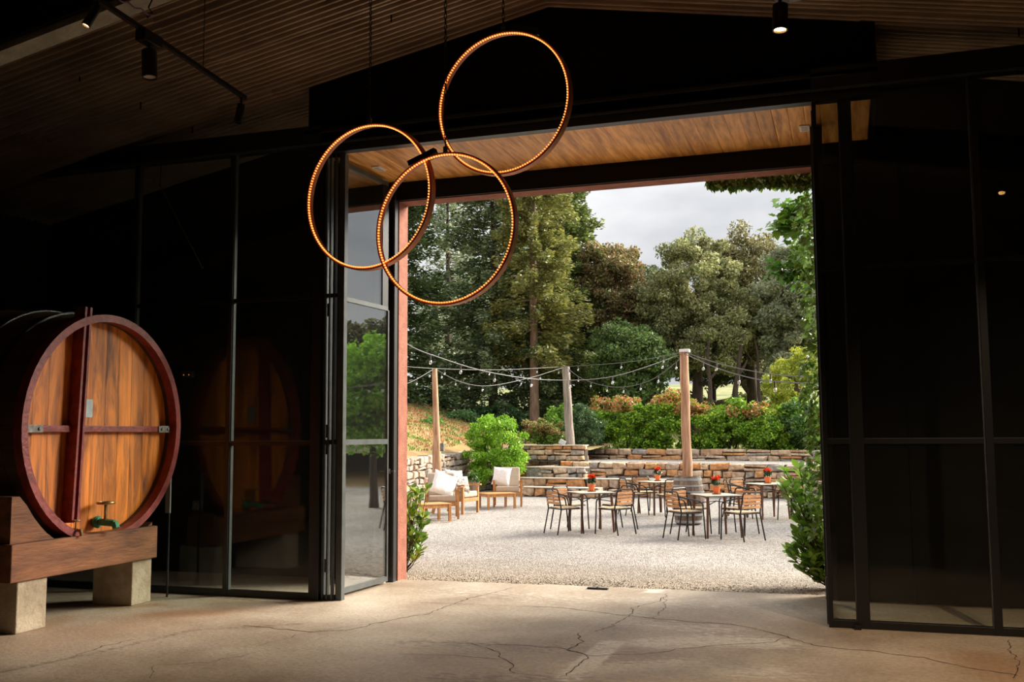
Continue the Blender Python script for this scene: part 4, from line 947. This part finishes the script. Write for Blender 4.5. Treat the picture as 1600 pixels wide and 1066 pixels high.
# bright green bush by the rocks
x = W_(772, 28.6)
shrub('bright_bush', 'bright yellow-green rounded bush spilling over the rock wall', (x, 28.8, 0), [(0, 0, 1.35, 1.0, .8, .95), (-.35, 0, 1.9, .7, .6, .5), (.55, -.1, 1.0, .6, .6, .45), (-.3, -.2, .75, .7, .5, .5)], 15000, [(.20, .42, .025), (.30, .55, .04), (.12, .28, .02), (.36, .58, .06)], .085, clumps=120, cr=.20, stems=7)
G_ = [(.14, .30, .025), (.26, .46, .03), (.08, .19, .02), (.40, .58, .06)]
RD = [(.68, .20, .10), (.60, .26, .10), (.76, .36, .24), (.40, .30, .08)]
hedge = [(925, 35.0, 1.5, 1.0, 0, 'dark rounded shrub at the left end of the hedge, beside the earth ramp'), (985, 34.6, 2.0, 1.1, 1, 'green hedge shrub with russet tips behind the stone kerb, leftmost'), (1035, 34.4, 2.25, 1.1, 1, 'tall hedge shrub with coral tips just left of the barrel pole'),
         (1092, 34.2, 1.9, 1.1, 1, 'hedge shrub with coral tips just right of the barrel pole'), (1140, 33.9, 1.75, 1.0, 0, 'plain bright green hedge shrub, second right of the barrel pole'), (1185, 33.6, 1.65, .9, 1, 'hedge shrub with red shoots, third right of the barrel pole'),
         (1228, 33.4, 1.7, .9, 0, 'olive green hedge shrub before the dark fence at the right'), (1268, 33.2, 1.7, .8, 0, 'darker green hedge shrub at the right end beside the ivy'), (880, 36, 1.8, 1.0, 0, 'loose pale green shrub right behind the leaning grey post'), (960, 36.5, 2.0, 1.0, 1, 'rust-tinted shrub in the back row left of the barrel pole')]
for i, (px_, Y, h, wd, red, lab) in enumerate(hedge):
    zb = 1.15; pal = G_ if i not in (0, 7) else [(.05, .12, .03), (.09, .18, .05), (.12, .22, .05)]
    if i == 8: pal = [(.22, .42, .05), (.30, .50, .08)]
    shrub('hedge_shrub', lab, (W_(px_, Y), Y, zb), [(0, 0, h*.45, wd*.95, .8, h*.5), (.4*(-1)**i, 0, h*.62, wd*.6, .6, h*.38), (-.5*(-1)**i, -.2, h*.35, wd*.6, .6, h*.4)], 9000, pal, .11, grp='shrubs of the hedge', clumps=90, cr=.22, pal2=RD if red else None)
x = W_(852, 31.8); shrub('low_shrub', 'low reddish-green shrub on the terrace left of the leaning post', (x, 31.8, 1.35), [(0, 0, .45, .75, .5, .45), (-.3, 0, .55, .5, .4, .35)], 6000, [(.14, .26, .04), (.22, .32, .06), (.08, .16, .03)], .085, pal2=[(.42, .20, .12), (.30, .30, .08)], clumps=70, cr=.16)
x = W_(915, 33.2); shrub('dark_bush', 'dense dark grey-green bush on the ramp right of the leaning post', (x, 32.6, 1.0), [(0, 0, .75, .85, .7, .75), (0, 0, 1.3, .5, .5, .5)], 9000, [(.05, .11, .045), (.08, .15, .06), (.11, .18, .07)], .075, clumps=90, cr=.18)
for i, (px_, Y, h, wd, pal, lab) in enumerate([(640, 33, 1.3, 1.3, [(.10, .26, .05), (.16, .34, .06)], 'low green bush on the bank at the far left of the opening'), (705, 36, 1.5, 1.6, [(.10, .22, .07), (.16, .28, .10)], 'spreading blue-green bush on the bank behind the slim pole'),
                                               (668, 40, 2.0, 2.2, [(.16, .26, .07), (.24, .34, .10)], 'pale olive bush further up the bank, left of the slim pole'), (760, 38, 1.6, 1.8, [(.06, .13, .05), (.09, .18, .06)], 'dark low bush under the conifers')]):
    shrub('bank_bush', lab, (W_(px_, Y), Y, zback(0, Y)), [(0, 0, h*.4, wd, 1, h*.5), (.5, 0, h*.55, wd*.6, .8, h*.4)], 8000, pal, .13, grp='bushes on the bank', clumps=80, cr=.28)
x = W_(1243, 33); shrub('yellow_shrub', 'tall yellow-green shrub behind the hedge at the right', (x, 36.5, 1.2), [(0, 0, 1.9, 1.15, .9, 1.5), (.45, 0, 2.9, .8, .6, .7), (-.6, 0, 2.2, .7, .6, .7), (-.4, 0, 1.2, 1.0, .7, .8)], 16000, [(.44, .48, .05), (.55, .58, .10), (.30, .38, .05)], .10, clumps=120, cr=.24, stems=6)
# dark fence by the hedge at the right
fx = W_(1247, 34.9); fe = empty('plank_fence', (fx, 35.2, 1.0), 0, 'short dark wooden fence half hidden behind the hedge at the right', 'fence')
for k in range(5): o = MB().box(-.9, .9, -.015, .015, 0, .13).build('rail', mat('fence_wood%d' % k, (.06, .035, .025), .9), fe); o.location = (0, 0, .35+k*.2)
for k in (-.85, 0, .85): MB().box(k-.05, k+.05, .02, .10, -.1, 1.4).build('post', M_bark, fe)
# grass tufts on the bank
P = np.stack([rng.uniform(-16, -11.75, 9000), rng.uniform(22, 38, 9000), np.zeros(9000)], 1); P[:, 2] = [zleft(a, b)+.03 for a, b in P[:, :2]]
gb = empty('bank_grass', (0, 0, 0), 0, 'dry orange and green grass growing on the bank above the dry-stone wall', 'grass')
D = np.tile([0, 0, 1.0], (9000, 1)); G9 = (((P[:, 0]*1.3+np.sin(P[:, 1]*1.7)*1.2).astype(int) % 3)*2+rng.integers(0, 2, 9000))
cloud('grass_blades', P, .10, .035, tint(9000, [(.34, .17, .06), (.42, .22, .09), (.20, .28, .05), (.14, .24, .04), (.40, .20, .07), (.30, .26, .08)], G9, .3), gb, dirs=D)
P = np.stack([rng.uniform(-12, 6, 16000), rng.uniform(34, 56, 16000), np.zeros(16000)], 1); P[:, 2] = [zback(a, b)+.06 for a, b in P[:, :2]]
gb = empty('meadow_grass', (0, 0, 0), 0, 'pale meadow grass behind the hedge under the trees', 'grass')
cloud('grass_blades', P, .22, .05, tint(16000, [(.50, .46, .22), (.40, .42, .15), (.25, .33, .09)]), gb, dirs=np.tile([0, 0, 1.0], (16000, 1)))

def trunk_mb(h, r, lean=(0, 0), seed=0, branches=()):
    b = MB(); pts = []; rs = []
    for k in range(9):
        q = k/8; pts.append((lean[0]*q+.12*noise.noise(Vector((q*3, seed, 1))), lean[1]*q+.12*noise.noise(Vector((q*3, seed, 5))), h*q-.2)); rs.append(r*(1-.7*q)*(1.25 if k == 0 else 1))
    b.tube(pts, rs, 9)
    for (q, dx, dy, dz, rr_) in branches:
        p = Vector(pts[int(q*8)]); b.tube([p, p+Vector((dx*.5, dy*.5, dz*.35)), p+Vector((dx, dy, dz))], [rr_, rr_*.7, rr_*.3], 6)
    return b
def conifer(lab, px_, Y, H, Rm, n, pal, sparse=1.0, zlow=1.5, bark=None, droop=.25, ntl=.20):
    zb = zback(0, Y); t = empty('conifer', (W_(px_, Y), Y, zb), 0, lab, 'tree', 'conifers behind the terrace')
    P = []; D = []; nb = int(300*sparse); br_ = MB()
    for i in range(nb):
        q = (i+rng.uniform(0, 1))/nb; z = zlow+(H-zlow)*q; Lb = Rm*(1-q)**.75*rng.uniform(.55, 1.12)+.25; a = rng.uniform(0, 2*PI)
        d = np.array([math.cos(a), math.sin(a), -droop*(1-q)+.15*q]); m_ = max(20, int(n/nb*(.35+Lb/Rm)))
        tt = rng.uniform(.12, 1, m_)**.8; side_ = np.array([-math.sin(a), math.cos(a), 0]); wdt = .42*(1-.55*tt)*min(1, Lb/2)*rng.uniform(-1, 1, m_)
        p = np.array([0, 0, z])+d*(tt*Lb)[:, None]+side_*wdt[:, None]+np.array([0, 0, 1.])*(-.28*np.abs(wdt)+.18*Lb*.3*tt**2+rng.normal(0, .13, m_))[:, None]
        P.append(p); D.append(np.tile(d, (m_, 1))+side_*np.sign(wdt)[:, None]*.7)
        if Lb > .8 and i % 2 == 0: br_.tube([(0, 0, z), (d[0]*Lb*.5, d[1]*Lb*.5, z+d[2]*Lb*.5), (d[0]*Lb*.9, d[1]*Lb*.9, z+d[2]*Lb*.9+.1)], [.035, .02, .01], 5)
    P = np.concatenate(P); D = np.concatenate(D); cloud('foliage', P, ntl, .085, tint(len(P), pal), t, dirs=D, fold=.1)
    trunk_mb(H, .22 if not bark else .20, seed=px_).build('trunk', bark or M_bark, t); br_.build('branch', bark or M_bark, t, kind='stuff')
conifer('tall blue-green conifer with spreading tiers, left of the reddish trunk', 772, 40, 15, 3.6, 56000, [(.10, .15, .06), (.18, .23, .09), (.30, .34, .17), (.06, .10, .04)], 1.0, .8)
conifer('tall conifer with a bare reddish trunk and yellow-green needles', 835, 38.5, 18, 2.2, 45000, [(.24, .25, .06), (.34, .33, .09), (.15, .17, .05)], .9, 3.4, M_barkr)
conifer('dense dark conifer whose upper boughs reach out against the sky', 880, 43, 14.2, 3.3, 75000, [(.11, .16, .04), (.19, .25, .06), (.07, .11, .03), (.28, .32, .09)], 1.0, .8)
conifer('dark conifer at the far left edge of the opening', 625, 37, 14, 2.7, 38000, [(.08, .13, .04), (.13, .19, .06), (.06, .09, .03)], .9, .8)
conifer('grey-green conifer further back between the two left conifers', 700, 50, 13.5, 3.2, 18000, [(.24, .29, .17), (.32, .36, .22)], .8, .8)
conifer('dark conifer left of the view, above the bank', 480, 36, 13, 2.8, 22000, [(.08, .13, .04), (.13, .19, .06)], .6, .8)
def oak(lab, px_, Y, H, Rx, Rz, n, pal, cr=.55, tr=.25, blobs=None, leaf_s=.16, name='holm_oak', grp='broadleaf trees behind the hedge', clumps=150, cat='tree', bmul=1.0):
    zb = zback(0, Y); t = empty(name, (W_(px_, Y), Y, zb), 0, lab, cat, grp); rs = random.Random(px_)
    cz = H-Rz
    if blobs is None:
        blobs = [(0, 0, cz, Rx*.8, Rx*.7, Rz*.9)]
        for k in range(7): a = 2*PI*k/7+rs.random(); blobs.append((Rx*.55*math.cos(a), Rx*.4*math.sin(a), cz+Rz*rs.uniform(-.55, .45), Rx*rs.uniform(.38, .55), Rx*.4, Rz*rs.uniform(.3, .45)))
    P, G = canopy(blobs, n, clumps, cr, .6); cols = tint(len(P), pal, None, .25)*(.75+.5*((G*37 % 11)/11.))[:, None]
    cloud('foliage', P, leaf_s, leaf_s*.55, cols, t, upb=.3)
    br_ = [(rs.uniform(.3, .7), b[0]*.9, b[1]*.9, (b[2]-H*.45)*.8, tr*.42) for b in blobs]
    trunk_mb(H*.72, tr, (rs.uniform(-.5, .5), 0), px_, br_).build('trunk', M_bark, t)
OL = [(.27, .29, .11), (.38, .39, .17), (.16, .19, .07), (.48, .47, .24)]
oak('brown-tinged oak just right of the conifers', 962, 43, 8.9, 1.75, 2.8, 30000, [(.26, .18, .08), (.34, .24, .11), (.20, .22, .08)], .42)
oak('broad grey-green holm oak in the middle of the tree line', 1090, 42.5, 9.0, 2.7, 3.4, 66000, OL, .42, .3, leaf_s=.14, clumps=260)
oak('tall dark olive oak right of the middle oak', 1180, 46, 9.9, 2.9, 3.7, 56000, [(.17, .16, .06), (.26, .24, .10), (.12, .12, .05), (.33, .29, .14)], .5, .32, leaf_s=.15, clumps=240)
oak('pale silvery green oak at the right end of the tree line', 1252, 43, 8.8, 1.9, 3.6, 38000, [(.34, .37, .22), (.26, .30, .16), (.42, .44, .28)], .45, .22)
oak('small green tree under the brown oak', 985, 39.5, 4.9, 1.6, 1.7, 16000, [(.12, .20, .06), (.18, .27, .08)], .4, .12)
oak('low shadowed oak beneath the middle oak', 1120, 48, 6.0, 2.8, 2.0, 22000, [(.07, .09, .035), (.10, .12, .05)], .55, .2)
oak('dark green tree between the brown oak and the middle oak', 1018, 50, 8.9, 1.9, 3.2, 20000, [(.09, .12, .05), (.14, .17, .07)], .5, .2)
oak('leafy background tree behind the left conifers', 735, 56, 10, 4.0, 4.2, 22000, [(.20, .26, .12), (.26, .32, .16)], .7, .25, leaf_s=.2)
oak('leafy background tree behind the reddish trunk', 905, 60, 9, 3.6, 3.8, 18000, [(.14, .18, .08), (.2, .24, .1)], .7, .25, leaf_s=.2)
oak('background tree above the yellow shrub', 1215, 60, 8.5, 3.6, 3.6, 16000, [(.14, .16, .08), (.2, .22, .1)], .7, .25, leaf_s=.2)
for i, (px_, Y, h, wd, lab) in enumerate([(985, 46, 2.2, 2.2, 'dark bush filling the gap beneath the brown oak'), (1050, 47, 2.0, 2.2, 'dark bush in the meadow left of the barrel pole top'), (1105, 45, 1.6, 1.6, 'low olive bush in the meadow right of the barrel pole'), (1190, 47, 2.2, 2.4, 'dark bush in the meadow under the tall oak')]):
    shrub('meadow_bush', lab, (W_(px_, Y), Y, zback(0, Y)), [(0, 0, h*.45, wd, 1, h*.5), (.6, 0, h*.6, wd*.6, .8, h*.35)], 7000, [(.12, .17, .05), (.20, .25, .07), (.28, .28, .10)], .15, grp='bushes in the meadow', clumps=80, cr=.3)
# slender trunks under the oaks
for i, (px_, Y, H, r, lx) in enumerate([(952, 42, 3.6, .06, .1), (990, 43, 4.2, .07, -.2), (1042, 41, 4.0, .10, -1.0), (1108, 40, 4.2, .14, .1), (1140, 41, 4.4, .17, .6), (1195, 42, 4.2, .11, -.3)]):
    nm = ['thin straight trunk under the brown oak', 'thin trunk left of the barrel pole', 'curving dark trunk just left of the barrel pole', 'stout trunk right of the barrel pole', 'thick leaning trunk under the tall dark oak', 'slender trunk over the right hedge shrubs'][i]
    t = empty('bare_trunk', (W_(px_, Y), Y, zback(0, Y)), 0, nm, 'tree trunk', 'bare trunks under the oaks')
    trunk_mb(H, r, (lx, 0), i*7+1, [(.7, .4, 0, .6, r*.5), (.85, -.5, .1, .6, r*.4)]).build('trunk', M_bark, t)
# trees seen only as reflections in the left glass leaf
def sidetree(lab, x, y, H, Rx, Rz, n, pal, ls=.14):
    t = empty('yard_tree', (x, y, 0), 0, lab, 'tree', 'trees beside the drive')
    blobs = [(0, 0, H-Rz, Rx*.8, Rx*.8, Rz*.9)]+[(Rx*.6*math.cos(k), Rx*.6*math.sin(k), H-Rz+Rz*.5*math.sin(k*2.3), Rx*.45, Rx*.45, Rz*.4) for k in range(6)]
    P, G = canopy(blobs, n, 120, .4, .5); cloud('foliage', P, ls, ls*.7, tint(len(P), pal), t, upb=.5)
    trunk_mb(H*.8, .12, seed=x).build('trunk', M_bark, t)
sidetree('bright green maple by the drive, mirrored in the glass leaf', 1.9, 22.0, 4.5, 1.3, 1.6, 14000, [(.20, .42, .04), (.28, .52, .06)])
sidetree('dark pine by the drive, mirrored behind the maple', 8.5, 34, 7.2, 2.6, 3.2, 18000, [(.10, .13, .05), (.16, .18, .08), (.2, .2, .1)], .2)
sidetree('brownish oak by the drive, mirrored at the edge of the glass', 13, 36, 7.5, 2.8, 3.2, 14000, [(.10, .12, .05), (.18, .15, .08)], .2)
tb_ = terr('ground_side', 5.5, 40, 28, 60, lambda x, y: -.05+.12*max(0, min(y-30, 12))+.1*noise.noise(Vector((x*.5, y*.5, 0))), M_earth, 30, 30)

# ---- near plants with individual leaves
def leaf_mesh(name, kind):
    if kind == 'laurel': out = [(0, 0), (.18, .25), (.24, .55), (.16, .82), (0, 1)]
    elif kind == 'ivy': out = [(0, .12), (.28, -.04), (.50, .22), (.30, .42), (.24, .62), (0, 1)]
    else: out = [(0, .0), (.22, -.06), (.50, .12), (.36, .30), (.56, .58), (.28, .56), (.18, .76), (0, 1)]
    me_pts = [(0, y, .0) for x, y in out]; vs = []; fs = []
    n = len(out)
    for x, y in out: vs.append((x, y, .12*abs(x)-.15*(y-.4)**2))
    for x, y in out[1:-1]: vs.append((-x, y, .12*abs(x)-.15*(y-.4)**2))
    mid = len(vs); vs.append((0, .45, 0.0))
    rim = list(range(n))+[n+i for i in range(n-3, -1, -1)]
    for i in range(len(rim)): fs.append((mid, rim[i], rim[(i+1) % len(rim)]))
    return vs, fs
def leafobj_material(name, a, b):
    m = mat(name, a, .35, col2=b, scale=1.0, spec=.6)
    nt = m.node_tree; L = nt.links; bs = nt.nodes['Principled BSDF']
    oi = N(nt, 'ShaderNodeObjectInfo'); cr = N(nt, 'ShaderNodeValToRGB'); cr.color_ramp.elements[0].color = (*a, 1); cr.color_ramp.elements[1].color = (*b, 1); L.new(oi.outputs['Random'], cr.inputs[0]); L.new(cr.outputs[0], bs.inputs['Base Color'])
    tr = N(nt, 'ShaderNodeBsdfTranslucent'); L.new(cr.outputs[0], tr.inputs[0]); mx = N(nt, 'ShaderNodeMixShader', Fac=.3); out = nt.nodes['Material Output']
    L.new(bs.outputs[0], mx.inputs[1]); L.new(tr.outputs[0], mx.inputs[2]); L.new(mx.outputs[0], out.inputs[0]); return m
M_lau = leafobj_material('laurel_leaf', (.055, .15, .015), (.20, .36, .04)); M_ivy = leafobj_material('ivy_leaf', (.06, .14, .02), (.24, .38, .07)); M_map = leafobj_material('maple_leaf', (.07, .20, .02), (.18, .36, .045))
M_layl = leafobj_material('laurel_leaf_yellow', (.10, .22, .02), (.42, .44, .05))
def leafy(t, kind, m, spots, sz, top=290):
    """spots: (point, direction); first `top` become single leaves, the rest one joined mesh"""
    vs, fs = leaf_mesh('leaf', kind); proto = None; rest = MB()
    for i, (p, d) in enumerate(spots):
        d = Vector(d).normalized(); q = d.to_track_quat('Y', 'Z').to_matrix().to_4x4(); s_ = sz*random.uniform(.7, 1.25)
        Mx = Matrix.Translation(p)@q@Matrix.Rotation(random.uniform(-.7, .7), 4, 'Y')@Matrix.Scale(s_, 4)
        if i < top:
            if proto is None: proto = MB().add(vs, fs, True).build('leaf', m, t); o = proto
            else: o = proto.copy(); COL.objects.link(o); o.parent = t; PAR[t.name].append(o)
            o.matrix_local = Mx
        else: rest.add([Mx@Vector(v) for v in vs], fs, True)
    if rest.v: rest.build('foliage', m, t, kind='stuff')
def laurel(lab, c, box, nst, m, sz, seed, inward):
    rs = random.Random(seed); t = empty('laurel_bush', c, 0, lab, 'bush'); st = MB(); spots = []
    for k in range(nst):
        tgt = Vector((rs.uniform(box[0], box[1]), rs.uniform(box[2], box[3]), rs.uniform(box[4], box[5]))); b0 = Vector((inward*rs.uniform(0, .15), rs.uniform(-.05, .1), 0))
        mid = b0.lerp(tgt, .5)+Vector((rs.uniform(-.08, .08), 0, -.05)); st.tube([b0, mid, tgt], [.010, .007, .004], 5)
        for j in range(9):
            q = .35+.65*j/8; p = mid.lerp(tgt, (q-.35)/.65) if q > .35 else mid
            a = j*2.4+k; d = (tgt-mid).normalized()*.6+Vector((math.cos(a), math.sin(a), rs.uniform(-.2, .7)))*.8
            spots.append((p, d))
        for j in range(5): a = j*1.26; spots.append((tgt, Vector((math.cos(a)*.7, math.sin(a)*.7, rs.uniform(.1, .9)))))
    rs.shuffle(spots); leafy(t, 'laurel', m, spots, sz); st.build('stem', M_bark, t)
xr = onY(1292, 920, 12.15).x
laurel('glossy dark green laurel bush at the foot of the right jamb', (xr+.05, 12.15, -.02), (-.48, .15, -.25, .35, .15, 1.38), 78, M_lau, .135, 4, 1)
laurel('sprawling top shoots are part of the smaller left laurel by the red jamb', (XL-.26, 12.1, -.02), (-.25, .27, -.2, .3, .25, 1.15), 40, M_layl, .115, 6, -1)
bpy.data.objects['laurel_bush.001']['label'] = 'yellowish laurel bush at the foot of the left red jamb'
# ivy column on the outside right of the opening and hanging from the lintel
iv = empty('ivy', (XR, YE+.09, 0), 0, 'dark ivy climbing the right edge of the opening and hanging from its top', 'ivy'); spots = []
for k in range(1900):
    z = random.uniform(0.6, 4.75); wv = .05+.09*noise.noise(Vector((z*1.6, 0, 3)))+.05*noise.noise(Vector((z*5, 0, 3)))
    x = random.uniform(-wv-.14, .25); spots.append((Vector((x, random.uniform(0, .14), z)), (random.uniform(-1, .3), random.uniform(-.8, .8), random.uniform(-1.2, -.1))))
for k in range(1100):
    x = -random.uniform(0, 1.2)**1.0; dep = (.03+.08*(1+x/1.25))*(1+.8*noise.noise(Vector((x*7, 0, 1)))); z = LZ+.12-random.uniform(0, 1)*(dep+.12)
    spots.append((Vector((x, random.uniform(0, .14), z)), (random.uniform(-.8, .8), random.uniform(-.6, .6), -1)))
spots.sort(key=lambda s: abs(s[0].x+.05) if s[0].z < 4.5 else (-s[0].z+4.6)*.2+random.random()*.2)
leafy(iv, 'ivy', M_ivy, spots, .075, 290)
MB().tube([(.05, .03, 0), (.02, .03, 2.2), (.06, .03, 4.6), (-.4, .03, 4.78), (-1.1, .03, 4.76)], .016, 6).build('stem', M_bark, iv)
# maple boughs reaching in from the right
mp_ = empty('maple_tree', (1.0, 13.6, 0), 0, 'bright green maple boughs reaching in from behind the right jamb', 'tree'); spots = []; st = MB()
st.tube([(0, 0, 0), (.05, 0, 2.5), (0, 0, 5.2)], [.09, .07, .04], 8)
for (px_, py_), n, sp_ in (((1250, 345), 110, .15), ((1230, 352), 60, .11), ((1240, 325), 50, .10), ((1262, 385), 80, .14), ((1243, 424), 70, .10), ((1216, 420), 34, .08), ((1266, 430), 50, .10), ((1272, 330), 70, .15)):
    c = onY(px_, py_, 13.6)-Vector((1.0, 13.6, 0)); st.tube([(0, 0, c.z-.35), (c.x*.5, c.y, c.z-.05), c], [.02, .013, .006], 5)
    for k in range(n): v = Vector((random.gauss(0, sp_), random.gauss(0, sp_), random.gauss(0, sp_*.75))); spots.append((c+v, (random.uniform(-1, .6), random.uniform(-1, .4), random.uniform(-.9, .3))))
leafy(mp_, 'maple', M_map, spots, .12, 290); st.build('branch', M_bark, mp_)
# small floodlight on the terrace wall
c = onY(877, 694, 30.3); fl = empty('floodlight', c, .4, 'small grey floodlight standing on the terrace wall left of the leaning post', 'floodlight')
MB().box(-.10, .10, -.06, .04, -.02, .14, Matrix.Rotation(.5, 4, 'Y'), bev=.02).build('housing', mat('pale_grey', (.45, .46, .46), .5), fl); MB().box(-.015, .015, -.015, .015, -.12, 0).build('stand', M_iron, fl)
